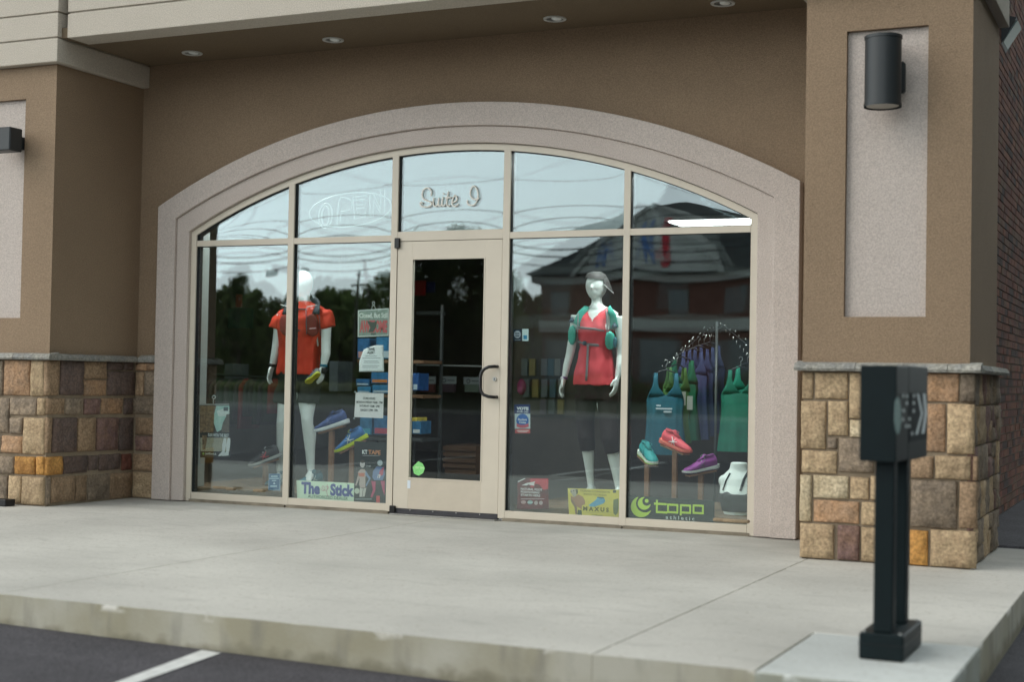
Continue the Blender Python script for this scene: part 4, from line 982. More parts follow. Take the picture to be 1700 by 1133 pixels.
flatz('print_badge', circ(312, 800, 68, 52, 16), O, sc, M((.40, .22, .22)), t, 2); flatz('print_badge', circ(490, 805, 72, 55, 16), O, sc, M((.20, .32, .33)), t, 2)
for xx in (648, 780): flatz('print_badge', circ(xx, 820, 50, 56, 16), O, sc, M((.42, .34, .34)), t, 2)
flatz('print_bar', rectp(420, 792, 565, 820), O, sc, M((.5, .6, .6)), t, 3); flatz('print_bar', rectp(250, 792, 375, 810), O, sc, M((.5, .4, .4)), t, 3)
# yellow sock poster
O = (935, 800); sc = 17
t = sign('yellow_poster', 'yellow poster with a blue sock reading Turns Concrete Into Clouds', 'poster', 984, 859)
flatz('backing', [(125, 190), (1590, 235), (1565, 1010), (165, 935)], O, sc, mat('print_yellow', (.66, .56, .095), .55, var=.15, vscale=10), t)
for s_, x0, y0, x1, y1 in (('TURNS CONCRETE', 470, 255, 1325, 312), ('INTO CLOUDS', 580, 345, 1225, 398)): ptext(s_, 935+x0/sc, 800+y0/sc, 935+x1/sc, 800+y1/sc, M((.26, .22, .04)), t, 1, bold=.03)
ptext('M A X U S', 935+565/sc, 800+722/sc, 935+1290/sc, 800+845/sc, M((.10, .09, .02)), t, 1, bold=.04)
ptext('swiftwick', 935+805/sc, 800+935/sc, 935+1125/sc, 800+975/sc, M((.2, .2, .05)), t, 1, bold=.02)
flatz('print_sock', [(960, 430), (1150, 450), (1190, 560), (1140, 620), (980, 680), (880, 715), (760, 710), (720, 670), (760, 640), (860, 570), (940, 500)], O, sc, mat('print_sock', (.08, .26, .50), .6, var=.5, vscale=40, col2=(.12, .40, .50)), t, 1)
flatz('print_cuff', [(960, 430), (1150, 450), (1158, 480), (1060, 485), (965, 460)], O, sc, M((.04, .12, .20)), t, 2)
flatz('print_head', [(205, 215), (330, 205), (400, 230), (405, 330), (350, 430), (290, 440), (230, 340), (200, 290)], O, sc, M((.38, .34, .27)), t, 1)
flatz('print_head', [(385, 210), (420, 240), (415, 330), (385, 370), (350, 240)], O, sc, M((.10, .10, .04)), t, 2)
for cx_, cy_ in ((228, 283), (300, 265)): flatz('print_eye', circ(cx_, cy_, 20, 14, 10), O, sc, M((.05, .05, .04)), t, 2)
flatz('print_body', [(210, 400), (300, 450), (430, 370), (560, 440), (620, 560), (610, 650), (530, 680), (520, 790), (380, 700), (300, 560), (220, 520)], O, sc, M((.36, .20, .12)), t, 1)
flatz('print_arm', [(215, 470), (300, 560), (390, 720), (400, 930), (350, 930), (320, 720), (230, 580)], O, sc, M((.24, .15, .10)), t, 2)
flatz('print_leg', [(420, 800), (520, 810), (530, 970), (400, 960)], O, sc, M((.06, .09, .05)), t, 2)
flatz('print_runner', [(1420, 520), (1560, 480), (1560, 760), (1530, 900), (1480, 960), (1420, 900), (1410, 740)], O, sc, M((.14, .17, .07)), t, 1)
flatz('print_stamp', rectp(1405, 250, 1495, 322), O, sc, M((.08, .09, .07)), t, 1); flatz('print_line', rectp(620, 868, 1360, 878), O, sc, M((.35, .33, .1)), t, 1)
# topo decal
O = (1040, 690); sc = 5.667; LIME = M((.52, .70, .07), .5)
t = sign('lime_decal', 'lime green crescent and rounded lettering at the foot of the rightmost window', 'decal', 1110, 868)
flat('dark_strip', [(1041, 823), (1186, 832), (1186, 869.0), (1041, 862.5)], mat('tint_film', (.016, .025, .025), .3), t, -1)
def cres(c1, r1, c2, r2, lay, n=40):
    A = [(c1[0]+r1[0]*math.cos(a), c1[1]+r1[1]*math.sin(a)) for a in [2*PI*k/n for k in range(n)]]
    keep = [p for p in A if ((p[0]-c2[0])/r2[0])**2+((p[1]-c2[1])/r2[1])**2 > 1]
    # rotate so the gap is at the end
    i0 = max(range(len(keep)), key=lambda i: (keep[i][0]-keep[i-1][0])**2+(keep[i][1]-keep[i-1][1])**2); keep = keep[i0:]+keep[:i0]
    B_ = [(c2[0]+r2[0]*math.cos(a), c2[1]+r2[1]*math.sin(a)) for a in [2*PI*k/n for k in range(n)]]
    ins = [p for p in B_ if ((p[0]-c1[0])/r1[0])**2+((p[1]-c1[1])/r1[1])**2 < 1]
    i0 = max(range(len(ins)), key=lambda i: (ins[i][0]-ins[i-1][0])**2+(ins[i][1]-ins[i-1][1])**2); ins = ins[i0:]+ins[:i0]
    if (Vector(ins[0])-Vector(keep[-1])).length > (Vector(ins[-1])-Vector(keep[-1])).length: ins.reverse()
    return keep+ins
flatz('crescent', cres((140, 862), (98, 98), (175, 830), (85, 85), 0), O, sc, LIME, t, 1)
flatz('crescent', cres((168, 830), (60, 60), (192, 810), (42, 42), 0), O, sc, LIME, t, 2)
flatz('dot', circ(192, 806, 18, 18, 16), O, sc, LIME, t, 3)
def topo(pts):
    for (xa, ya), (xb, yb) in zip(pts, pts[1:]):
        p = G(O[0]+xa/sc, O[1]+ya/sc, y=YS); q = G(O[0]+xb/sc, O[1]+yb/sc, y=YS); h_ = .0062
        obj('letter_bar', B((min(p.x, q.x)-h_, YS-.0030-.0001*random.random(), min(p.z, q.z)-h_), (max(p.x, q.x)+h_, YS-.0018, max(p.z, q.z)+h_), .002), LIME, t)
topo([(287, 805), (287, 913), (378, 914)]); topo([(268, 834), (372, 836)])
topo([(392, 842), (480, 844), (480, 915), (392, 913), (392, 842)])
topo([(512, 935), (512, 848), (600, 850), (600, 918), (512, 916)]); topo([(632, 850), (720, 852), (720, 922), (632, 920), (632, 850)])
for s_ in ('a', 't', 'h', 'l', 'e', 't', 'i', 'c'): pass
ptext('a t h l e t i c', 1040+370/sc, 690+950/sc, 1040+640/sc, 690+985/sc, M((.6, .66, .62)), t, 1, bold=.015)
# suite lettering (raised, on the outside of the glass)
t = thing('suite_lettering', 'raised cream script lettering reading Suite I on the pane above the door', 'lettering', G(748, 346, y=.02))
m_cream = M((.80, .77, .70), .5); O = (690, 290); sc = 14.167
for nm, st_ in (('letter', [(358, 500), (375, 420), (330, 335), (250, 315), (180, 370), (155, 470), (180, 560), (260, 610), (350, 645), (375, 690), (330, 745), (240, 762), (150, 745), (110, 690), (130, 648), (165, 680)]),
                ('letter', [(430, 540), (415, 640), (425, 725), (465, 742), (520, 700), (550, 545), (540, 640), (545, 720), (575, 738), (610, 700)]), ('letter', [(650, 525), (625, 620), (622, 710), (650, 738), (700, 700)]), ('letter', [(668, 440), (655, 462)]),
                ('letter', [(775, 395), (745, 560), (735, 700), (765, 742), (810, 715)]), ('letter', [(700, 545), (840, 540)]), ('letter', [(870, 655), (950, 625), (975, 560), (930, 490), (880, 560), (855, 650), (880, 730), (940, 742), (1010, 690)]),
                ('letter', [(1225, 600), (1215, 660), (1250, 708), (1330, 722), (1400, 690), (1450, 600), (1470, 480), (1440, 340), (1370, 270), (1310, 330), (1285, 430), (1310, 530), (1370, 580), (1440, 572), (1495, 550)])):
    strokes([(O[0]+x/sc, O[1]+y/sc) for x, y in st_], .0062, .018, m_cream, nm, t, n=8)
# unlit neon OPEN
t = thing('neon_open_sign', 'unlit pale neon tube sign reading OPEN inside an oval behind the upper glass', 'neon sign', G(583, 380, y=.12))
m_neon = M((.34, .40, .42), .25); O = (480, 250); sc = 4.4737
YN = .10
def nst(p, nm='tube', r=.0048, sm=True): return strokes([(O[0]+x/sc, O[1]+y/sc) for x, y in p], r, YN, m_neon, nm, t, n=6, sm=sm)
nst([(455+305*math.cos(a)*1.0, 440+125*math.sin(a)-.10*305*math.cos(a)) for a in [k*2*PI/28 for k in range(29)]], 'oval_tube')
for d in (0, 22): nst([(270+(50-d)*math.cos(a), 485+(92-d)*math.sin(a)-.2*50*math.cos(a)) for a in [k*2*PI/16 for k in range(17)]], 'letter_tube')
nst([(355, 565), (372, 370), (430, 355), (465, 385), (455, 435), (385, 455)], 'letter_tube'); nst([(378, 545), (385, 475)], 'letter_tube', sm=False)
nst([(575, 335), (475, 345), (485, 510), (575, 490)], 'letter_tube', sm=False); nst([(560, 360), (498, 368), (500, 410), (560, 400), (560, 425), (502, 432), (507, 480), (570, 465)], 'letter_tube', sm=False)
nst([(600, 495), (600, 335), (625, 320), (680, 440), (680, 295), (710, 290), (705, 465), (680, 475), (628, 370), (625, 490), (600, 495)], 'letter_tube', sm=False)
nst([(585, 300), (585, 215)], 'hanging_wire', .0012, False)

# ================================================================== WINDOW DISPLAY
def J(u, v, y): return G(u, v, y=y)
class Torso:
    """stack of elliptic sections given by photo rows: (v, u_left, u_right, depth radius, yc)"""
    def __init__(s, rows, y0):
        s.r = []
        for v, ul, ur, ry, yc in rows:
            a, b = J(ul, v, yc), J(ur, v, yc); s.r.append(((a.z+b.z)/2, (a.x+b.x)/2, (b.x-a.x)/2, ry, yc))
    def rings(s, grow=0): return [((xc, yc, z), (hw+grow, 0, 0), (0, ry+grow, 0)) for z, xc, hw, ry, yc in s.r]
    def at(s, z):
        R = s.r
        if z >= R[0][0]: return R[0][1:]
        for a, b in zip(R, R[1:]):
            if b[0] <= z <= a[0]:
                t = (a[0]-z)/(a[0]-b[0]); return tuple(a[i]*(1-t)+b[i]*t for i in range(1, 5))
        return R[-1][1:]
    def front(s, u, v, off=.0):
        y = s.r[0][4]-.1
        for _ in range(4):
            p = G(u, v, y=y); xc, hw, ry, yc = s.at(p.z); q = min(.97, abs((p.x-xc)/hw)); y = yc-ry*math.sqrt(1-q*q)-off
        return G(u, v, y=y)
def strap(T_, pts, w, th, m, name, par, off=.006):
    """pts (u,v) run along the body front, w width in metres"""
    P_ = []
    for (a, b) in zip(pts, pts[1:]):
        for k in range(4): t = k/4; P_.append(T_.front(a[0]+(b[0]-a[0])*t, a[1]+(b[1]-a[1])*t, off))
    P_.append(T_.front(*pts[-1], off)); ws = w if isinstance(w, list) else [w, w]
    rings = []
    for i, p in enumerate(P_):
        d = (P_[min(i+1, len(P_)-1)]-P_[max(0, i-1)]).normalized(); nrm = Vector((0, -1, 0)); a = d.cross(nrm).normalized(); ww = ws[0]+(ws[-1]-ws[0])*i/(len(P_)-1)
        rings.append((p, a*ww/2, nrm*th/2))
    bm = bmesh.new(); loft(bm, rings, 10); return obj(name, bm, m, par, smooth=True)
def pouch(T_, pts, th, m, name, par, off=.01):
    bm = bmesh.new(); P_ = [T_.front(u, v, off) for u, v in pts]; c = sum(P_, Vector())/len(P_)
    lay = []
    for s_, d in ((1.0, 0), (1.04, -th*.4), (.98, -th*.85), (.8, -th)):
        lay.append([bm.verts.new(c+(p-c)*s_+Vector((0, d, 0))) for p in P_])
    bm.faces.new(lay[0]); bm.faces.new(list(reversed(lay[-1])))
    for a, b in zip(lay, lay[1:]):
        for i in range(len(P_)): j = (i+1) % len(P_); bm.faces.new((a[i], a[j], b[j], b[i]))
    o = obj(name, bm, m, par, smooth=True); md = o.modifiers.new('s', 'SUBSURF'); md.levels = md.render_levels = 1; return o
def limb(bm, pts, radii, n=14):
    tube(bm, pts, radii, n)
    for p, r_ in zip(pts[1:-1], radii[1:-1]): ball(bm, p, r_, r_, r_, 12)
def hand(bm, wrist, elbow, inward, y_in=-.012):
    """palm, four unequal curled fingers and a thumb continuing the forearm"""
    w = Vector(wrist); d = (w-Vector(elbow)).normalized(); d = (d+Vector((0, -.12, 0))).normalized(); side = Vector((0, 1, 0)); side = (side-d*side.dot(d)).normalized(); nrm = d.cross(side)*1.0
    if nrm.x*inward < 0: nrm = -nrm
    loft(bm, [(w, side*.024, nrm*.018), (w+d*.03, side*.033, nrm*.016), (w+d*.065, side*.038, nrm*.014), (w+d*.09, side*.036, nrm*.011)], 12)
    for k, (o_, L_) in enumerate(((-.027, .068), (-.009, .078), (.010, .073), (.028, .058))):
        b = w+d*.085+side*o_; c1 = b+d*L_*.5+nrm*.004; c2 = c1+d*L_*.32+nrm*.014; c3 = c2+d*L_*.2+nrm*.014
        tube(bm, [b-d*.02, b, c1, c2, c3], [.010, .0098, .009, .008, .006], 8)
    b = w+d*.025-side*.026; tube(bm, [b, b-side*.018+d*.022+nrm*.01, b-side*.022+d*.05+nrm*.02, b-side*.018+d*.068+nrm*.024], [.012, .0115, .010, .007], 8)
m_mann = mat('mannequin_white', (.78, .84, .81), .32, var=.03, spec=.5)
# ------------------------------------------------------------ male mannequin
YM = .78
t = thing('mannequin', 'white male mannequin in red running shirt, dark vest and black shorts behind the left mullion', 'mannequin', G(490, 800, y=YM))
TM = Torso([(501, 492, 519, .05, YM), (507, 480, 530, .075, YM), (515, 469, 539, .10, YM), (529, 463, 540, .122, YM), (548, 465, 534, .128, YM), (575, 468, 528, .12, YM), (600, 466, 528, .122, YM), (622, 464, 530, .125, YM), (640, 466, 530, .12, YM)], YM)
bm = bmesh.new()
hd = J(505, 471, YM); ball(bm, (hd.x, YM-.01, hd.z), .078, .095, .112, 22); ball(bm, (hd.x, YM-.035, hd.z-.055), .055, .065, .06, 16)
ball(bm, (hd.x, YM-.103, hd.z-.018), .011, .014, .022, 10)
tube(bm, [J(505, 485, YM), J(505, 497, YM), J(504, 508, YM)], [.052, .053, .075], 16)
loft(bm, [(c, a*1.0, b) for c, a, b in [(Vector(c), Vector(a)*.94, Vector(b)*.9) for c, a, b in TM.rings()]], 22)
LS, LE, LW = J(467, 522, YM), J(460, 570, YM-.01), J(452, 608, YM-.03); RS_, RE, RW = J(542, 522, YM), J(541, 568, YM-.01), J(537, 608, YM-.04)
LS.y = RS_.y = YM
limb(bm, [LS, J(463, 540, YM), LE, J(457, 588, YM-.02), LW], [.042, .044, .042, .039, .027]); hand(bm, LW, LE, 1)
limb(bm, [RS_, J(542, 540, YM), RE, J(541, 588, YM-.025), RW], [.042, .044, .042, .041, .027]); hand(bm, RW, RE, -1)
def leg(bm, hip, knee, ank, toe, k=1.0):
    h_, kn, an, to = map(Vector, (hip, knee, ank, toe)); q = h_.lerp(kn, .55)
    cf = kn.lerp(an, .30)+Vector((0, .022, 0)); c2 = kn.lerp(an, .62)+Vector((0, .010, 0))
    limb(bm, [h_, q, kn.lerp(h_, .12), kn, kn.lerp(an, .1), cf, c2, an], [.094*k, .074*k, .056*k, .053*k, .051*k, .059*k, .044*k, .034*k])
    ball(bm, (kn.x, kn.y-.022*k, kn.z), .038*k, .034*k, .042*k, 12)
    loft(bm, [(an+Vector((0, .035, -.03)), (.032, 0, 0), (0, 0, .035)), (an+Vector((0, 0, -.035)), (.034, 0, 0), (0, 0, .04)), (an.lerp(to, .6), (.042, 0, 0), (0, 0, .022)), (to, (.03, 0, 0), (0, 0, .012))], 12)
leg(bm, J(481, 645, YM), J(469, 700, YM-.05), J(465, 783, YM+.02), J(459, 800, YM-.16), 1.0); leg(bm, J(510, 645, YM), J(510, 698, YM-.06), J(516, 780, YM-.02), J(512, 799, YM-.2), .98)
obj('body', remesh(bm, .0075, 4), m_mann, t, smooth=True)
wr = lambda c, amp, f, sd: amp*(noise.noise(Vector((c.x*f, c.y*f, c.z*f*.55+sd)))+.5*noise.noise(Vector((c.x*f*2.3, c.y*f*2, c.z*f*1.4+sd))))
bm = bmesh.new(); loft(bm, TM.rings(.012)[:8], 28)
for s0, s1, s2 in ((LS, J(462, 532, YM), J(459, 545, YM)), (RS_, J(544, 532, YM), J(546, 544, YM))):
    tube(bm, [s0+Vector((0, 0, -.012)), s1, s2], [.050, .058, .066], 18); ball(bm, s0+Vector((0, 0, -.002)), .047, .056, .044, 16)
m_red = mat('red_jersey', (.62, .045, .018), .75, var=.12, vscale=7)
sh = obj('shirt', remesh(bm, .009, 2, lambda c: wr(c, .018, 9, 3)+.004*noise.noise(Vector((c.x*30, c.y*30, c.z*9)))), m_red, t, smooth=True)
bm = bmesh.new(); loft(bm, [((TM.r[-2][1], YM, TM.r[-2][0]+.03), (TM.r[-2][2]+.004, 0, 0), (0, .128, 0)), ((TM.r[-1][1], YM, TM.r[-1][0]-.03), (TM.r[-1][2]+.008, 0, 0), (0, .130, 0))], 24)
for a, b, c in ((J(482, 640, YM), J(474, 655, YM-.01), J(470, 672, YM-.02)), (J(511, 640, YM), J(513, 655, YM-.02), J(512, 671, YM-.03))): tube(bm, [a, b, c], [.10, .102, .100], 18)
obj('shorts', remesh(bm, .010, 3, lambda c: wr(c, .01, 9, 8)), mat('black_shorts', (.010, .010, .012), .8), t, smooth=True)
m_vest = mat('vest_navy', (.022, .030, .045), .6, bump=.4, bscale=90); m_vest2 = mat('vest_red_mesh', (.25, .035, .03), .7, bump=.5, bscale=160, var=.3, vscale=40)
strap(TM, [(518, 495), (527, 504), (524, 522)], [.05, .075], .018, m_vest, 'vest_strap', t, .022); strap(TM, [(486, 495), (476, 504), (474, 522)], [.05, .075], .018, m_vest, 'vest_strap', t, .022)
pouch(TM, [(508, 521), (529, 520), (531, 545), (530, 558), (512, 560), (509, 545)], .03, m_vest2, 'vest_pocket', t, .016); pouch(TM, [(465, 522), (484, 522), (484, 545), (483, 558), (470, 558), (466, 545)], .03, m_vest2, 'vest_pocket', t, .016)
strap(TM, [(509, 510), (526, 507)], .008, .006, M((.62, .62, .6)), 'reflective_line', t, .046); strap(TM, [(466, 506), (484, 511)], .008, .006, M((.62, .62, .6)), 'reflective_line', t, .046)
strap(TM, [(484, 513), (509, 514)], .011, .005, m_vest, 'chest_strap', t, .018); strap(TM, [(482, 549), (511, 549)], .011, .005, m_vest, 'chest_strap', t, .018)
strap(TM, [(514, 546), (525, 545)], .010, .004, M((.7, .45, .45)), 'print_logo', t, .052)
for a, b in (((508, 513), (509, 556)), ((529, 513), (532, 558))): strap(TM, [a, b], .006, .006, M((.10, .12, .14)), 'vest_piping', t, .044)
strap(TM, [(526, 559), (528, 575)], .016, .002, M((.38, .36, .34)), 'swing_tag', t, .012)
def cuff(p, d, r_, w, m, name, par):
    d = Vector(d).normalized(); a = d.orthogonal().normalized(); b = d.cross(a); bm = bmesh.new()
    loft(bm, [(Vector(p)-d*w/2, a*r_, b*r_), (Vector(p), a*(r_+.003), b*(r_+.003)), (Vector(p)+d*w/2, a*r_, b*r_)], 18); return obj(name, bm, m, par, smooth=True)
cuff(LW+(LE-LW)*.02, LW-LE, .031, .028, M((.012, .012, .014), .5), 'wristband', t); cuff(RW+(RE-RW)*.0, RW-RE, .031, .022, M((.02, .16, .24), .5), 'wristband', t)
cuff(RW+(RW-RE).normalized()*.045, RW-RE, .037, .050, M((.012, .012, .014), .6), 'glove_strap', t)

# ------------------------------------------------------------ female mannequin
YF_ = .78
f = thing('mannequin', 'white female mannequin in coral tank top, teal vest and grey visor', 'mannequin', G(990, 800, y=YF_))
TF = Torso([(508, 980, 1003, .045, YF_), (514, 966, 1019, .062, YF_), (520, 957, 1028, .078, YF_), (532, 956, 1026, .098, YF_), (548, 960, 1020, .118, YF_), (562, 964, 1015, .110, YF_), (578, 966, 1011, .095, YF_), (598, 961, 1015, .105, YF_), (618, 957, 1019, .118, YF_), (640, 957, 1022, .122, YF_), (660, 959, 1024, .115, YF_)], YF_)
bm = bmesh.new()
hd = J(990, 474.5, YF_); ball(bm, (hd.x, YF_, hd.z), .083, .10, .108, 22); ball(bm, (hd.x, YF_-.028, hd.z-.05), .057, .068, .062, 16); ball(bm, (hd.x, YF_-.102, hd.z-.02), .010, .012, .020, 10)
tube(bm, [J(990, 490, YF_), J(991, 502, YF_), J(991, 513, YF_)], [.042, .042, .065], 16)
loft(bm, [(c, Vector(a)*.96, Vector(b)*.92) for c, a, b in TF.rings()], 22)
for uu in (978, 1003): p = TF.front(uu, 547, -.03); ball(bm, p, .042, .040, .042, 14)
LS, LE, LW = J(958, 524, YF_), J(946, 590, YF_), J(937, 628, YF_-.03); RS_, RE, RW = J(1027, 526, YF_), J(1031, 590, YF_), J(1025, 628, YF_-.05)
limb(bm, [LS, J(953, 555, YF_), LE, J(941, 608, YF_-.02), LW], [.050, .040, .034, .031, .022]); hand(bm, LW, LE, 1)
limb(bm, [RS_, J(1030, 555, YF_), RE, J(1029, 608, YF_-.03), RW], [.050, .040, .034, .031, .022]); hand(bm, RW, RE, -1)
leg(bm, J(974, 668, YF_), J(972, 730, YF_-.05), J(981, 806, YF_+.04), J(979, 822, YF_-.14), .80); leg(bm, J(1006, 668, YF_), J(1012, 733, YF_-.06), J(1027, 810, YF_), J(1027, 826, YF_-.18), .82)
obj('body', remesh(bm, .0075, 4), m_mann, f, smooth=True)
bm = bmesh.new(); rr = TF.rings(.010)
flare = [0]*7+[.006, .018, .03]
loft(bm, [(c, Vector(a)*(1+flare[min(i, 9)]*2), Vector(b)*(1+flare[min(i, 9)])) for i, (c, a, b) in enumerate(rr[:10])], 30)
m_coral = mat('coral_tank', (.72, .075, .095), .7, var=.1, vscale=7)
b2 = remesh(bm, .009, 2, lambda c: wr(c, .016, 8, 13)+.004*noise.noise(Vector((c.x*28, c.y*28, c.z*7))))
zt = TF.r[1][0]; xc = TF.r[2][1]; zV = J(990, 533, YF_-.1).z; zS_ = J(990, 513, YF_).z; zA = J(990, 549, YF_).z
kill = []
for fa in b2.faces:
    c = fa.calc_center_median(); dx = abs(c.x-xc)
    if c.z > zS_+.02: kill.append(fa)
    elif c.y < YF_ and c.z > zV+dx*1.25: kill.append(fa)
    elif c.z > zA and dx > .108+.35*max(0, (zA-c.z)) : kill.append(fa)
bmesh.ops.delete(b2, geom=kill, context='FACES')
obj('tank_top', b2, m_coral, f, smooth=True)
bm = bmesh.new(); loft(bm, [((TF.r[8][1], YF_, TF.r[8][0]), (TF.r[8][2]-.002, 0, 0), (0, .118, 0)), ((TF.r[9][1], YF_, TF.r[9][0]), (TF.r[9][2]+.004, 0, 0), (0, .128, 0)), ((TF.r[10][1], YF_, TF.r[10][0]-.02), (TF.r[10][2]+.002, 0, 0), (0, .118, 0))], 24)
for pts, rs in (([J(973, 655, YF_), J(971, 690, YF_-.02), J(973, 728, YF_-.05), J(976, 748, YF_-.03)], [.088, .076, .068, .060]), ([J(1008, 655, YF_), J(1010, 690, YF_-.02), J(1012, 730, YF_-.06), J(1016, 753, YF_-.045)], [.088, .076, .068, .060])): tube(bm, pts, rs, 18)
obj('capris', remesh(bm, .009, 3, lambda c: wr(c, .004, 12, 2)), mat('black_capris', (.022, .014, .014), .8), f, smooth=True)
m_teal = mat('vest_teal', (.06, .40, .32), .6, bump=.3, bscale=70); m_grey = mat('grey_webbing', (.20, .18, .19), .7); m_navy2 = M((.03, .07, .10), .4)
strap(TF, [(975, 509), (964, 522), (958, 540)], [.045, .075], .02, m_teal, 'vest_strap', f, .020); strap(TF, [(1010, 511), (1017, 524), (1020, 545)], [.045, .07], .02, m_teal, 'vest_strap', f, .020)
pouch(TF, [(947, 540), (959, 539), (959, 573), (948, 575), (945, 560)], .05, m_teal, 'bottle_pocket', f, .004); pouch(TF, [(1007, 549), (1023, 549), (1025, 580), (1012, 583), (1006, 575)], .05, m_teal, 'bottle_pocket', f, .006)
for u, v in ((949, 536), (1020, 545)):
    p = TF.front(u, v, .03); bm = bmesh.new(); loft(bm, [(p, (.022, 0, 0), (0, .022, 0)), (p+Vector((0, 0, .02)), (.022, 0, 0), (0, .022, 0)), (p+Vector((0, 0, .03)), (.010, 0, 0), (0, .010, 0)), (p+Vector((0, 0, .045)), (.009, 0, 0), (0, .009, 0))], 14); obj('bottle_cap', bm, m_navy2, f, smooth=True)
p = TF.front(1022, 566, .02)
pouch(TF, [(1018, 560), (1025, 558), (1026, 578), (1019, 580)], .02, M((.04, .14, .18), .3), 'bottle_side', f, .05)
strap(TF, [(959, 544), (982, 546), (1009, 550)], .018, .006, m_grey, 'chest_strap', f, .02); strap(TF, [(959, 567), (975, 572), (1006, 575)], .022, .006, m_grey, 'waist_strap', f, .016)
strap(TF, [(976, 572), (975, 600), (973, 633)], .020, .004, m_grey, 'hanging_strap', f, .022); strap(TF, [(960, 520), (959, 545), (959, 568)], .010, .01, m_grey, 'vest_piping', f, .034); strap(TF, [(1006, 513), (1008, 545), (1006, 575)], .012, .01, m_grey, 'vest_piping', f, .034)
strap(TF, [(968, 569.5), (973, 571)], .034, .01, m_navy2, 'buckle', f, .02)
cuff(LW, LW-LE, .027, .018, M((.20, .07, .25), .4), 'wristband', f); cuff(LW+(LW-LE)*.03+Vector((-.012, -.02, 0)), Vector((-.6, -1, .1)), .017, .012, M((.6, .6, .62), .3), 'wristwatch', f)
# visor
hd = J(990, 474.5, YF_); vs_ = part('visor', (hd.x, YF_, hd.z+.05), f)
bm = bmesh.new(); loft(bm, [((hd.x, YF_, hd.z+.050), (.087, 0, -.006), (0, .105, .0)), ((hd.x, YF_, hd.z+.072), (.083, 0, -.006), (0, .099, 0)), ((hd.x, YF_+.004, hd.z+.095), (.068, 0, -.005), (0, .080, 0)), ((hd.x, YF_+.004, hd.z+.110), (.035, 0, 0), (0, .045, 0))], 28, cap=False); obj('band', bm, M((.045, .042, .04), .7), vs_, smooth=True)
bm = bmesh.new(); g0 = []; AC = .38; edge = []
for i in range(21):
    q_ = (i-10)/10; a = AC+q_*.85; row = []
    for j in range(7):
        q = j/6; R_ = .084+q*.050*math.cos(q_*PI*.46); row.append(bm.verts.new((hd.x+R_*math.cos(a), YF_+1.15*R_*math.sin(a), hd.z+.066-.125*q**1.2*math.cos(q_*1.2)-.012*q_*q_)))
    g0.append(row); edge.append(row[-1].co.copy())
for r1, r2 in zip(g0, g0[1:]):
    for j in range(6): bm.faces.new((r1[j], r1[j+1], r2[j+1], r2[j]))
o = obj('brim', bm, M((.05, .048, .046), .6), vs_, smooth=True); md = o.modifiers.new('s', 'SOLIDIFY'); md.thickness = .003
bm = bmesh.new(); tube(bm, edge, .003, 6); obj('brim_edge', bm, M((.62, .62, .62), .5), vs_, smooth=True)

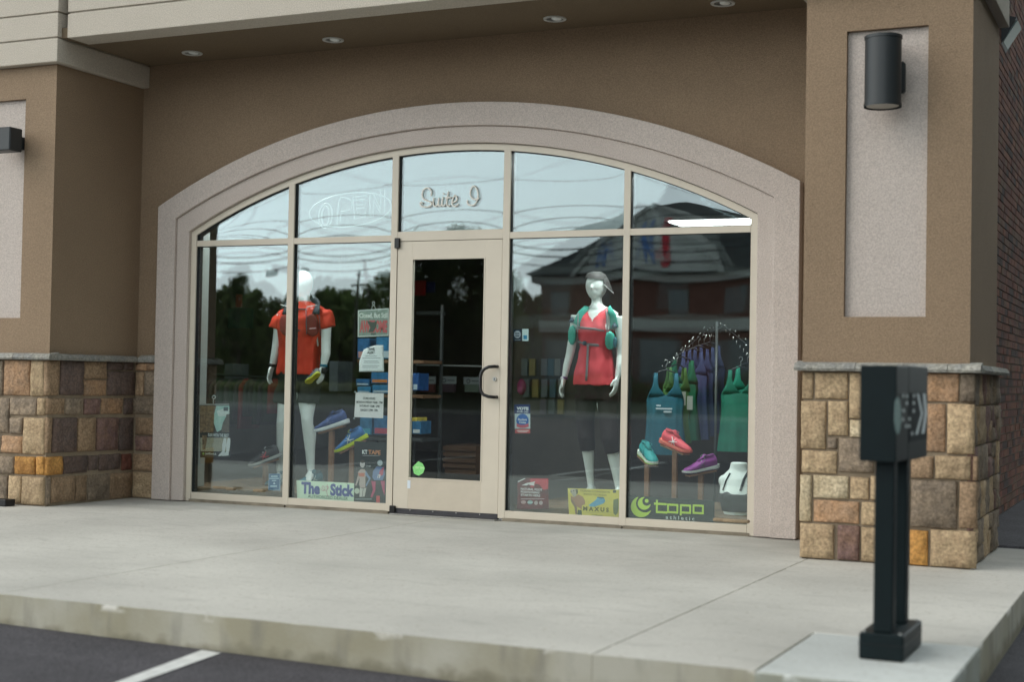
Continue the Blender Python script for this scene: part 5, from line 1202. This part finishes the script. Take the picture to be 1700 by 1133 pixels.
# ------------------------------------------------------------ shoes
def shoe(name, lab, loc, yaw, pitch, up, sole, outs, lace, stripe, s=1.0, roll=0, group='running shoes in the window', mesh2=None):
    t = thing(name, lab, 'shoe', loc, (roll, pitch, yaw), group); t.scale = (s, s, s)
    mu = mat('shoe_upper', up, .65, bump=.5, bscale=140, var=.25, vscale=20, col2=mesh2)
    prof = [(-.138, .014, .050, .030), (-.134, .026, .082, .022), (-.12, .034, .098, .018), (-.095, .038, .096, .018), (-.06, .037, .084, .018), (-.03, .037, .086, .018), (0, .041, .078, .017), (.035, .046, .064, .016), (.07, .048, .052, .015), (.10, .045, .044, .014), (.122, .036, .036, .016), (.138, .020, .024, .020), (.143, .006, .010, .025)]
    bm = bmesh.new(); n = 20; rows = []
    for x, hw, h_, zb in prof:
        row = []
        for i in range(n):
            a = 2*PI*i/n; sn = math.sin(a); cs = math.cos(a); wz = hw*(1 if sn < 0 else (1-.35*sn**2)); row.append(bm.verts.new((x, wz*cs, zb+h_*(.5+.5*sn))))
        rows.append(row)
    for r1, r2 in zip(rows, rows[1:]):
        for i in range(n): j = (i+1) % n; bm.faces.new((r1[i], r1[j], r2[j], r2[i]))
    bm.faces.new(rows[0]); bm.faces.new(list(reversed(rows[-1]))); obj('upper', bm, mu, t, smooth=True, local='k')
    def sole_mesh(z0, z1, grow, wave, m, nm):
        bm = bmesh.new(); rows = []
        for x, hw in ((-.148, .016), (-.142, .030), (-.12, .041), (-.08, .042), (-.03, .037), (.02, .041), (.06, .050), (.10, .048), (.13, .034), (.148, .016)):
            k = (x+.148)/.296; za = z0(k); zb = z1(k); w = hw+grow; rows.append([bm.verts.new((x*1.02, -w*.92, za)), bm.verts.new((x*1.02, -w, (za+zb)/2)), bm.verts.new((x*1.02, -w*.95, zb)), bm.verts.new((x*1.02, w*.95, zb)), bm.verts.new((x*1.02, w, (za+zb)/2)), bm.verts.new((x*1.02, w*.92, za))])
        for r1, r2 in zip(rows, rows[1:]):
            for i in range(6): j = (i+1) % 6; bm.faces.new((r1[i], r1[j], r2[j], r2[i]))
        bm.faces.new(rows[0]); bm.faces.new(list(reversed(rows[-1]))); return obj(nm, bm, m, t, smooth=False, local='k')
    base = lambda k: .016*max(0, k-.72)**2*12+.004*max(0, .1-k)*10
    sole_mesh(lambda k: base(k)+.006, lambda k: base(k)+.034-.012*k, .001, 0, M(sole, .6, bump=.3, bscale=60), 'midsole')
    sole_mesh(lambda k: base(k), lambda k: base(k)+.007, .0, 0, M(outs, .8), 'outsole')
    bm = bmesh.new(); loft(bm, [((-.088, 0, .102), (.036, 0, .002), (0, .024, 0)), ((-.086, 0, .118), (.040, 0, -.002), (0, .027, 0)), ((-.082, 0, .119), (.034, 0, -.002), (0, .021, 0)), ((-.084, 0, .104), (.030, 0, 0), (0, .019, 0))], 20, cap=False); obj('collar', bm, M(tuple(c*.55 for c in up), .7), t, smooth=True, local='k')
    bm = bmesh.new(); loft(bm, [((-.083, 0, .108), (.030, 0, 0), (0, .019, 0)), ((-.083, 0, .1075), (.030, 0, 0), (0, .019, 0))], 16); obj('lining', bm, M((.015, .015, .018), .9), t, local='k')
    bm = bmesh.new(); loft(bm, [((-.052, 0, .128), (.004, 0, .003), (0, .019, 0)), ((-.03, 0, .108), (.003, 0, .004), (0, .021, 0)), ((.02, 0, .088), (.002, 0, .004), (0, .018, 0))], 12); obj('tongue', bm, M(tuple(c*.8 for c in up), .7), t, smooth=True, local='k')
    ml = M(lace, .7)
    for k in range(5):
        x = -.03+k*.020; z = .107-.0135*k*.95; bm = bmesh.new(); sg = 1 if k % 2 else -1
        tube(bm, [(x-.006*sg, -.026, z-.012), (x-.002*sg, -.012, z+.0015), (x+.002*sg, .012, z+.0015), (x+.006*sg, .026, z-.012)], .0028, 6); obj('lace', bm, ml, t, smooth=True, local='k')
    for sg in (-1, 1):
        bm = bmesh.new(); tube(bm, [(-.036, 0, .112), (-.040, .020*sg, .124), (-.028, .036*sg, .116), (-.024, .022*sg, .106), (-.034, .004*sg, .112)], .0022, 6); obj('lace_bow', bm, ml, t, smooth=True, local='k')
    ms = M(stripe, .5)
    for sg in (-1, 1):
        for A_, B_ in ((((.030, .040, .060)), ((-.045, .0405, .040))), (((.006, .035, .076)), ((-.015, .0415, .030))), (((-.030, .034, .085)), ((.020, .0435, .030)))):
            bm = bmesh.new(); tube(bm, [(A_[0], A_[1]*sg, A_[2]), ((A_[0]+B_[0])/2, (max(A_[1], B_[1])+.0015)*sg, (A_[2]+B_[2])/2), (B_[0], B_[1]*sg, B_[2])], [.0026, .0034, .0026], 6); obj('side_stripe', bm, ms, t, smooth=True, local='k')
    return t
def stand(u, y, vt, lab, tilt=0, yaw=0, w=.036, v_off=0):
    p = G(u, vt, y=y); t = thing('shoe_stand', lab, 'stand', (p.x, y, .116), (0, 0, 0), 'wooden shoe stands')
    h_ = p.z-.116
    obj('post', box(bmesh.new(), (-w/2, -w/2, .0), (w/2, w/2, h_-.006), .002), m_wood, t, local='k')
    bm = bmesh.new(); box(bm, (-.115, -.042, -.006), (.115, .042, .006), .002); bmesh.ops.transform(bm, matrix=Matrix.Translation((0, 0, h_+.002)) @ Matrix.Rotation(yaw, 4, 'Z') @ Matrix.Rotation(tilt, 4, 'Y'), verts=bm.verts); obj('top_board', bm, m_wood, t, local='k')
    return t
def place(lab, ua, va, y, yaw, pitch, cols, slab, s=1.0, roll=0, standv=None):
    p = G(ua, va, y=y); off = Matrix.Rotation(yaw, 3, 'Z') @ Matrix.Rotation(pitch, 3, 'Y') @ Vector((0, 0, 1))
    shoe('running_shoe', lab, p, yaw, pitch, *cols, s=s, roll=roll)
    if slab:
        h_ = p.z-.116; t = thing('shoe_stand', slab, 'stand', (p.x, y, .116), (0, 0, 0), 'wooden shoe stands'); w = .038
        obj('post', box(bmesh.new(), (-w/2, -w/2, .0), (w/2, w/2, h_-.022), .002), m_wood, t, local='k')
        bm = bmesh.new(); box(bm, (-.115, -.042, -.016), (.115, .042, -.004), .002); bmesh.ops.transform(bm, matrix=Matrix.Translation((0, 0, h_)) @ Matrix.Rotation(yaw, 4, 'Z') @ Matrix.Rotation(pitch, 4, 'Y'), verts=bm.verts); obj('top_board', bm, m_wood, t, local='k')
# shoes: centre of the sole at pixel (u,v)
WHT = (.66, .70, .72)
place('navy blue running shoe with white sole beside the mannequin leg, toe down', 551, 712, .62, rad(190), rad(17), ((.035, .075, .24), WHT, (.5, .52, .55), (.05, .08, .2), (.08, .12, .3)), 'tall wooden shoe stand under the navy blue shoe', 1.10)
place('royal blue running shoe with neon yellow sole and laces, left of the athlete poster', 585, 741, .42, rad(196), rad(28), ((.03, .16, .42), (.52, .62, .02), (.45, .55, .02), (.55, .66, .15), (.62, .68, .70)), 'wooden shoe stand under the neon soled blue shoe', 1.02, standv=1)
place('black and red trail shoe with grey sole behind the leftmost pane', 441, 768, .62, rad(215), rad(20), ((.03, .03, .032), (.40, .42, .40), (.10, .10, .10), (.40, .42, .42), (.45, .03, .04)), 'short wooden shoe stand under the black and red shoe', 1.0)
place('teal running shoe with white and green sole, leftmost in the right window', 1075, 764, .55, rad(-48), rad(16), ((.012, .30, .30), (.68, .74, .66), (.40, .62, .10), (.05, .38, .38), (.02, .22, .24)), 'wooden shoe stand under the teal shoe', .98)
place('coral pink running shoe with white stripes, highest in the right window', 1121, 745, .55, rad(-20), rad(16), ((.80, .10, .13), (.75, .18, .13), (.60, .12, .1), (.70, .16, .18), (.82, .82, .82)), 'tallest wooden shoe stand, under the coral pink shoe', 1.0)
place('purple running shoe with white sole and grey laces beside the white bust', 1164, 784, .55, rad(222), rad(10), ((.30, .05, .30), (.66, .68, .68), (.10, .05, .10), (.40, .42, .42), (.10, .06, .12)), 'wooden shoe stand under the purple shoe', .98)
# worn by / held by the male mannequin
shoe('running_shoe', 'teal blue running shoe worn on the mannequin foot beside the dealer banner', J(515, 806, YM-.10)+Vector((0, 0, 0)), rad(-100), 0, (.03, .16, .22), (.12, .20, .22), (.05, .05, .05), (.10, .26, .30), (.4, .5, .5), s=1.0, group=None)
shoe('running_shoe', 'teal blue running shoe worn on the mannequin foot behind the blue sticker', J(461, 808, YM-.06), rad(-96), 0, (.03, .16, .22), (.12, .20, .22), (.05, .05, .05), (.10, .26, .30), (.4, .5, .5), s=1.0, group=None)
shoe('running_shoe', 'yellow and grey running shoe held in the male mannequin hand', J(519, 630, YM-.16), rad(168), rad(30), (.20, .22, .24), (.55, .60, .06), (.60, .52, .04), (.7, .72, .72), (.05, .35, .48), s=.60, roll=rad(25), group=None)
# ------------------------------------------------------------ sports bra bust
YB = .40
b = thing('bust_form', 'white torso bust form wearing a black sports bra in the right corner of the window', 'bust form', G(1226, 858, y=YB))
TB = Torso([(768, 1214, 1241, .045, YB), (780, 1211, 1243, .045, YB), (787, 1204, 1252, .06, YB), (795, 1198, 1262, .08, YB), (806, 1196, 1268, .095, YB), (820, 1195, 1267, .115, YB), (834, 1197, 1262, .112, YB), (850, 1201, 1257, .095, YB), (859, 1203, 1254, .09, YB)], YB)
bm = bmesh.new(); loft(bm, TB.rings(), 26)
for uu in (1212, 1246): p = TB.front(uu, 826, -.045); ball(bm, p, .055, .055, .05, 14)
for uu in (1201, 1264): p = J(uu, 799, YB); ball(bm, p, .038, .040, .045, 12)
obj('torso', remesh(bm, .0075, 4), m_mann, b, smooth=True)
bm = bmesh.new(); loft(bm, TB.rings(.007)[5:8], 28)
for uu in (1212, 1246): p = TB.front(uu, 826, -.043); ball(bm, p, .060, .060, .053, 14)
m_bra = mat('black_bra', (.014, .018, .020), .7)
obj('sports_bra', remesh(bm, .008, 3), m_bra, b, smooth=True)
strap(TB, [(1212, 786), (1205, 799), (1200, 815)], .012, .006, m_bra, 'bra_strap', b, .006); strap(TB, [(1243, 782), (1235, 796), (1229, 816)], .018, .006, m_bra, 'bra_strap', b, .006)
# ------------------------------------------------------------ rack of tank tops
def catm(pts):
    return pts
YR = 2.2
def tanktop(name, lab, loc, rz, col, col2, h=.62, w=.17, group='tank tops hanging on the rack', logo=None, tagc=None, straps=True):
    t = thing(name, lab, 'tank top', loc, (0, 0, rz), group)      # origin at the hanger hook
    mt = mat('tank_fabric', col, .7, var=.2, vscale=8, col2=col2)
    zs = [(-.10, .62, .030), (-.17, .60, .034), (-.22, .66, .036), (-.265, .93, .016), (-.31, 1.0, .030), (-.40, .93, .040), (-.50, .96, .046), (-.60, 1.02, .052), (-.10-h, 1.12, .058)]
    bm = bmesh.new(); sd = random.random()*40
    loft(bm, [((0, 0, z), (w*k, 0, 0), (0, d, 0)) for z, k, d in zs[3:]], 36, fn=lambda k, a: 1+.10*math.sin(a*9+sd)*(.3+.14*k)+.05*math.sin(a*17+sd*2+k), cap=False)
    # yoke rising to the shoulder straps, scooped neck
    for sg in (-1, 1):
        for fy in (-1, 1):
            r0 = [((sg*w*.56, fy*.012, -.085), (w*.10, 0, 0), (0, .003, 0)), ((sg*w*.57, fy*.018, -.15), (w*.12, 0, 0), (0, .003, 0)), ((sg*w*.58, fy*.022, -.20), (w*.17, 0, 0), (0, .004, 0)), ((sg*w*.53, fy*.022, -.245), (w*.36, 0, 0), (0, .003, 0)), ((sg*w*.48, fy*.016, -.285), (w*.50, 0, 0), (0, .003, 0))]
            loft(bm, r0, 12)
    obj('fabric', bm, mt, t, smooth=True, local='k')
    bm = bmesh.new(); tube(bm, [(-w*.72, 0, -.105), (-w*.4, 0, -.075), (0, 0, -.055), (w*.4, 0, -.075), (w*.72, 0, -.105)], .006, 6); obj('hanger_bar', bm, M((.02, .02, .022), .3), t, smooth=True, local='k')
    bm = bmesh.new(); tube(bm, [(0, 0, -.055), (0, 0, -.012), (.014, 0, .002), (.010, 0, .022), (-.006, 0, .026), (-.016, 0, .012)], .0026, 6); obj('hook', bm, m_steel, t, smooth=True, local='k')
    if logo:
        for k, (a, b_, z) in enumerate(((-.08, -.045, -.36), (-.085, .05, -.385), (-.02, .045, -.41))): obj('print_logo', box(bmesh.new(), (a, -.056, z), (b_, -.052, z+.012)), M((.55, .62, .66), .6), t, local='k')
    if tagc: obj('price_tag', box(bmesh.new(), (tagc[0], -.075, tagc[1]), (tagc[0]+.055, -.073, tagc[1]+.115)), M((.50, .52, .47), .7), t, local='k')
    return t
rk = thing('clothing_rack', 'chrome four way clothing rack with slanted arms of shiny hanger pegs in the right window', 'clothing rack', G(1172, 735, y=YR))
cx = G(1190, 560, y=YR); cz = 1.60
bm = bmesh.new(); tube(bm, [(cx.x, YR, .0), (cx.x, YR, cz)], .012, 10); obj('post', bm, M((.10, .11, .11), .35), rk, smooth=True)
obj('foot_bar', B((cx.x-.30, YR-.02, .0), (cx.x+.30, YR+.02, .03), .005), m_steel, rk)
def arm(u0, v0, y0, u1, v1, y1, n):
    a, b_ = G(u0, v0, y=y0), G(u1, v1, y=y1); bm = bmesh.new(); tube(bm, [(cx.x, YR, a.z-.02), a, b_], .005, 8); obj('slanted_arm', bm, M((.015, .015, .015), .6), rk, smooth=True)
    out = []
    for k in range(n):
        q = a.lerp(b_, k/(n-1)); bm = bmesh.new(); ball(bm, q+Vector((random.uniform(-.02, .02), -.01, random.uniform(.0, .04))), .0055, .0055, .008, 8); obj('peg', bm, mat('bright_peg', (.85, .87, .85), .12, metal=1) if 'bright_peg' not in bpy.data.materials else bpy.data.materials['bright_peg'], rk, smooth=True); out.append(q)
    return out
L1 = arm(1170, 552, 2.2, 1102, 611, 1.55, 8); L2 = arm(1196, 545, 2.25, 1168, 556, 2.9, 5); R1 = arm(1200, 540, 2.15, 1243, 575, 1.75, 7)
for (u0, v0, y0, u1, v1, y1, n) in ((1150, 565, 2.1, 1118, 600, 1.7, 6), (1205, 552, 2.2, 1240, 592, 1.9, 7), (1172, 562, 2.4, 1184, 562, 2.4, 3)):
    for k in range(n):
        q = G(u0+(u1-u0)*k/(n-1), v0+(v1-v0)*k/(n-1), y=y0+(y1-y0)*k/(n-1)); bm = bmesh.new(); tube(bm, [q, q+Vector((.004, 0, .035))], .004, 6); obj('peg', bm, bpy.data.materials['bright_peg'], rk, smooth=True)
tanktop('tank_top', 'deep teal tank top with small pale print, front of the rack in the right window', G(1106, 603, y=1.55), rad(24), (.008, .09, .13), (.012, .12, .17), h=.66, w=.150, logo=1)
tanktop('tank_top', 'yellow green tank top with white price tag hanging behind the teal tank top', G(1124, 594, y=1.72), rad(62), (.05, .14, .035), (.09, .20, .05), h=.62, w=.15, tagc=(-.02, -.40))
tanktop('tank_top', 'mid green tank top with a hanging price tag, right of the yellow green one', G(1134, 582, y=1.82), rad(50), (.015, .13, .07), (.02, .18, .09), h=.66, w=.15, tagc=(.0, -.50))
for i, (u, v, y, lab) in enumerate(((1150, 566, 2.1, 'leftmost of the periwinkle tank tops in the middle of the rack'), (1160, 562, 2.25, 'second periwinkle tank top from the left in the middle of the rack'), (1169, 559, 2.4, 'third periwinkle tank top from the left, in front of the last'), (1179, 556, 2.55, 'rightmost and furthest periwinkle tank top in the middle of the rack'))):
    tanktop('tank_top', lab, G(u, v+2, y=y), rad(18), (.035, .045, .12), (.045, .065, .16), h=.74, w=.135)
tanktop('tank_top', 'bright green tank top hanging at the far right of the window', G(1230, 598, y=1.8), rad(20), (.005, .12, .078), (.007, .17, .105), h=.66, w=.155)
tanktop('tank_top', 'dark green tank top half hidden behind the bright green one at the far right', G(1241, 592, y=1.95), rad(30), (.006, .20, .13), (.01, .26, .16), h=.66, w=.14)

# ------------------------------------------------------------ shelves and stock further back
m_shelf = mat('shelf_steel', (.045, .05, .05), .5); m_shelfwood = mat('shelf_wood', (.20, .11, .06), .6, var=.3, vscale=6)
YC = 1.75
t = thing('stock_shelf', 'shelf unit stacked with blue cartons behind the notices left of the door', 'shelf', G(640, 735, y=YC))
xl, xr = G(592, 640, y=YC).x, G(702, 640, y=YC).x
for v in (598, 655, 727): z = G(640, v, y=YC).z; obj('shelf_board', B((xl, YC, z-.03), (xr, YC+.38, z), .003), m_shelfwood if v != 727 else m_shelf, t)
for x in (xl, xr-.02): obj('upright', B((x, YC+.36, 0), (x+.02, YC+.39, 1.75)), m_shelf, t)
def carton(u0, v0, u1, v1, y, col, lab, col2=None, d=.2, name='blue_carton', cat='carton', grp='cartons on the shelf beside the door'):
    a = G(u0, v1, y=y); b_ = G(u1, v0, y=y); c = thing(name, lab, cat, ((a.x+b_.x)/2, y+d/2, a.z), group=grp)
    obj('box', B((a.x, y, a.z), (b_.x, y+d, b_.z), .003), mat('carton_print', col, .5, var=.8, vscale=14, col2=tuple(min(1, q*1.9+.02) for q in col)), c)
    obj('label_panel', B((a.x+.012, y-.0015, a.z+.01), (b_.x-.012, y, a.z+(b_.z-a.z)*.36)), M(col2 or (.40, .50, .55), .5), c); return c
BL = (.008, .065, .16)
carton(593, 562, 613, 596, YC, BL, 'blue carton under the closed sign, left one of the top shelf', (.45, .25, .22)); carton(624, 560, 648, 596, YC, (.012, .10, .20), 'blue carton under the closed sign, right one of the top shelf')
carton(591, 630, 613, 641, YC-.01, BL, 'flat blue carton at the left above the store hours paper'); carton(616, 619, 645, 637, YC-.01, (.010, .085, .19), 'wide blue carton with an orange patch above the store hours paper', (.50, .18, .05)); carton(593, 643, 615, 653.5, YC-.01, (.014, .11, .21), 'pale blue carton just above the left top corner of the store hours paper'); carton(618, 640, 648, 653.5, YC-.01, (.012, .10, .20), 'pale blue carton just above the right top corner of the store hours paper')
carton(597, 694, 617, 722, YC-.01, (.012, .10, .19), 'blue packet below the store hours paper, left one of the lowest shelf', (.05, .3, .4)); carton(620, 692, 646, 722, YC-.01, (.012, .085, .18), 'blue packet with red marks below the store hours paper', (.40, .08, .12))
carton(684.5, 620, 695, 649, YC-.01, (.006, .045, .15), 'upright blue carton seen at the left edge of the door glass'); carton(684, 700, 699, 721, YC-.01, (.008, .08, .17), 'blue packet with pale base low at the left edge of the door glass', (.5, .55, .55))
carton(684, 694, 692, 700, YC-.01, (.35, .28, .03), 'small yellow item on top of the packet at the left edge of the door glass', (.35, .28, .03), name='yellow_item', cat='item', grp=None)
# counter with three carded packs, seen through the door
YK = 4.6
t = thing('display_fixture', 'low slat display fixture in the middle of the shop seen through the door glass', 'display fixture', G(760, 780, y=YK))
a, b_ = G(735, 778, y=YK), G(790, 742, y=YK); 
for k in range(4): z0 = a.z+(b_.z-a.z)*k/4; obj('slat', B((a.x, YK, z0+.01), (b_.x, YK+.03, z0+(b_.z-a.z)/4-.01)), m_shelfwood, t)
obj('cabinet', B((a.x+.01, YK+.032, 0), (b_.x-.01, YK+.6, b_.z)), m_shelfwood, t)
rl = thing('hanging_rail', 'thin pale horizontal rail crossing behind the door glass', 'rail', G(745, 608, y=YK)); p0, p1 = G(690, 606, y=YK), G(812, 609, y=YK)
bm = bmesh.new(); tube(bm, [p0, p1], .008, 8); obj('bar', bm, M((.45, .47, .45), .3), rl, smooth=True)
for x in (p0.x, p1.x): bm = bmesh.new(); tube(bm, [(x, YK+.0, 0), (x, YK, p0.z)], .012, 8); obj('upright', bm, m_shelf, rl)
for i, (u0, u1) in enumerate(((698, 726), (732, 760), (772, 801))):
    a, b_ = G(u0, 651, y=YK), G(u1, 625.5 if i < 2 else 627, y=YK)
    c = thing('carded_pack', ['leftmost of the three dark packs with pale header cards behind the door glass', 'middle one of the three dark packs with pale header cards behind the door glass', 'rightmost pack with pale header card behind the door glass, near the handle'][i], 'pack', ((a.x+b_.x)/2, YK-.03, a.z), group='packs on the counter rail')
    zc = b_.z-(b_.z-a.z)*.48
    obj('header_card', B((a.x, YK-.04, zc), (b_.x, YK-.035, b_.z)), M((.22, .25, .25), .6), c); obj('pack_body', B((a.x+.02, YK-.05, a.z), (b_.x-.02, YK+.0, zc)), M([(.08, .02, .02), (.05, .03, .04), (.10, .13, .10)][i], .6), c)
    bm = bmesh.new(); tube(bm, [((a.x+.06+.022*math.cos(k*PI/4)), YK-.043, (zc+b_.z)/2-.005+.022*math.sin(k*PI/4)) for k in range(9)], .004, 5); obj('print_ring', bm, M((.03, .03, .03)), c)
    obj('print_line', B((a.x+.10, YK-.0425, (zc+b_.z)/2-.008), (b_.x-.02, YK-.0405, (zc+b_.z)/2+.002)), M((.05, .06, .06)), c)
def board(name, u0, v0, u1, v1, y, col, lab, cat, d=.02, extra=None):
    a, b_ = G(u0, v1, y=y), G(u1, v0, y=y); c = thing(name, lab, cat, ((a.x+b_.x)/2, y, a.z)); obj('panel', B((a.x, y, a.z), (b_.x, y+d, b_.z), .002), mat('board_print', col, .6, var=.5, vscale=5), c)
    if extra:
        for nm, q0, w0, q1, w1, cc in extra: p, q = G(q0, w1, y=y), G(q1, w0, y=y); obj(nm, B((p.x, y-.004, p.z), (q.x, y-.001, q.z)), M(cc, .6), c)
    return c
board('wall_banner', 688, 466, 706, 491, 6.5, (.40, .008, .012), 'dim red banner high in the shop behind the door glass', 'banner'); board('wall_banner', 707, 468, 722, 486, 6.6, (.02, .02, .10), 'dim navy banner beside the red one behind the door glass', 'banner')
board('wall_shelf', 691, 517, 727, 523, 5.2, (.16, .18, .17), 'short pale shelf on the wall behind the door glass', 'shelf', .2)
board('red_sign', 391, 489, 401, 510, 4.5, (.38, .03, .02), 'small red vertical sign deep inside behind the leftmost window', 'sign'); board('green_panel', 378, 512, 420, 545, 4.8, (.03, .09, .07), 'dim green panel deep inside behind the leftmost window', 'panel')
board('grey_locker', 372, 604, 387, 652, 3.4, (.14, .16, .17), 'narrow grey cylinder cabinet deep inside behind the leftmost window', 'cabinet', .3); board('grey_locker', 546, 600, 561, 650, 3.2, (.14, .17, .19), 'narrow grey cabinet deep inside right of the male mannequin', 'cabinet', .3)
t = thing('garment_row', 'dark clothing rail with red and plum garments deep inside the leftmost window', 'clothing rail', G(400, 720, y=3.0)); YG = 3.0
bm = bmesh.new(); tube(bm, [G(355, 622, y=YG), G(470, 628, y=YG)], .01, 6); obj('rail', bm, m_shelf, t)
for k in range(14):
    u = 358+k*8; p = G(u, 626, y=YG); hh = random.uniform(.38, .55); bm = bmesh.new(); loft(bm, [((p.x, YG, p.z-.02), (.012, 0, 0), (0, .09, 0)), ((p.x, YG, p.z-.1), (.02, 0, 0), (0, .19, 0)), ((p.x, YG, p.z-hh), (.028, 0, 0), (0, .2, 0))], 14)
    obj('garment', bm, M(random.choice([(.16, .015, .02), (.02, .02, .03), (.03, .03, .035), (.10, .02, .04), (.05, .05, .05), (.015, .03, .02)]), .8), t, smooth=True)
# back wall of packets behind the female mannequin
YW2 = 4.4
t = thing('slatwall', 'dark slatwall hung with rows of small packets behind the fourth window', 'wall display', G(905, 720, y=YW2))
a, b_ = G(850, 700, y=YW2), G(1030, 470, y=YW2); obj('backboard', B((a.x, YW2+.02, 0), (b_.x, YW2+.06, b_.z)), m_room, t)
for v in (628, 652, 690): z = G(900, v, y=YW2).z; obj('slat_rail', B((a.x, YW2, z-.012), (b_.x, YW2+.02, z)), m_shelf, t)
pc = [(.10, .12, .12), (.20, .16, .05), (.12, .14, .15), (.05, .10, .13), (.16, .17, .16), (.09, .07, .09)]; k = 0
for v0, v1, us in ((596, 624, (865, 878, 898, 909, 920, 931)), (630, 660, (868, 883, 898, 912, 926)), (664, 688, (896, 910, 925))):
    for u in us:
        p, q = G(u, v1, y=YW2-.05), G(u+10.5, v0, y=YW2-.05); o = obj('packet', B((p.x, YW2-.05, p.z), (q.x, YW2-.02, q.z), .002), M(pc[k % 6], .4), None); k += 1
        tag(o, '%s packet, %s in the %s row of the dim slatwall behind the fourth window' % (['dark grey', 'mustard', 'grey', 'dark teal', 'pale grey', 'plum'][(k-1) % 6], ['first', 'second', 'third', 'fourth', 'fifth', 'sixth'][us.index(u)], {596: 'upper', 630: 'middle', 664: 'lower'}[v0]), 'packet', 'packets hanging on the slatwall')
t = thing('backpack', 'small plum coloured pack hanging behind the top of the vote sticker', 'pack', G(866, 655, y=3.9)); 
bm = bmesh.new(); p = G(866, 643, y=3.9); ball(bm, p, .05, .04, .085, 14); obj('bag', bm, M((.22, .03, .09), .6), t, smooth=True); bm = bmesh.new(); ball(bm, p+Vector((0, -.035, -.03)), .035, .02, .04, 12); obj('front_pocket', bm, M((.30, .06, .14), .6), t, smooth=True)
# wood chips / driftwood on the platform front
random.seed(5)
for i, (u, v, w, lab) in enumerate(((366, 812, .07, 'pale wood chunk at the front of the platform in the leftmost window'), (383, 814, .04, 'small wood chip beside the pale chunk in the leftmost window'), (430, 817, .05, 'small tan wood chip on the platform left of the blue sticker'), (1196, 866, .05, 'small wood chip on the platform left of the bust'), (1222, 868, .09, 'flat pale wood chunk on the platform under the bust'))):
    p = G(u, v, z=.118); o = obj('wood_chunk', B((p.x-w, p.y-.02, .1155), (p.x+w, p.y+.03, .1155+.022), .006), mat('pale_wood', (.36, .27, .17), .7, var=.4, vscale=20) if i == 0 else bpy.data.materials['pale_wood']); tag(o, lab, 'wood')
# the shop's other ceiling lights, above the display
m_lit2 = mat('lit_tube_diffuser', (.9, .9, .9), .5, emit=(.95, 1, 1, 62.0))
m_lit3 = mat('lit_tube_diffuser_b', (.9, .9, .9), .5, emit=(.95, 1, 1, 48.0))
for i, (x0, x1) in enumerate(((-2.15, -1.15), (1.3, 2.5))):
    t = thing('fluorescent_ceiling_light', ['ceiling light above the left window display, hidden behind the arch head', 'ceiling light above the right window display, hidden behind the arch head'][i], 'ceiling light', ((x0+x1)/2, .7, 2.85))
    obj('housing', B((x0, .42, 2.862), (x1, 1.02, 2.902)), M((.5, .5, .5)), t); obj('diffuser', B((x0+.03, .45, 2.85), (x1-.03, .80, 2.861)), m_lit2 if i else m_lit3, t)
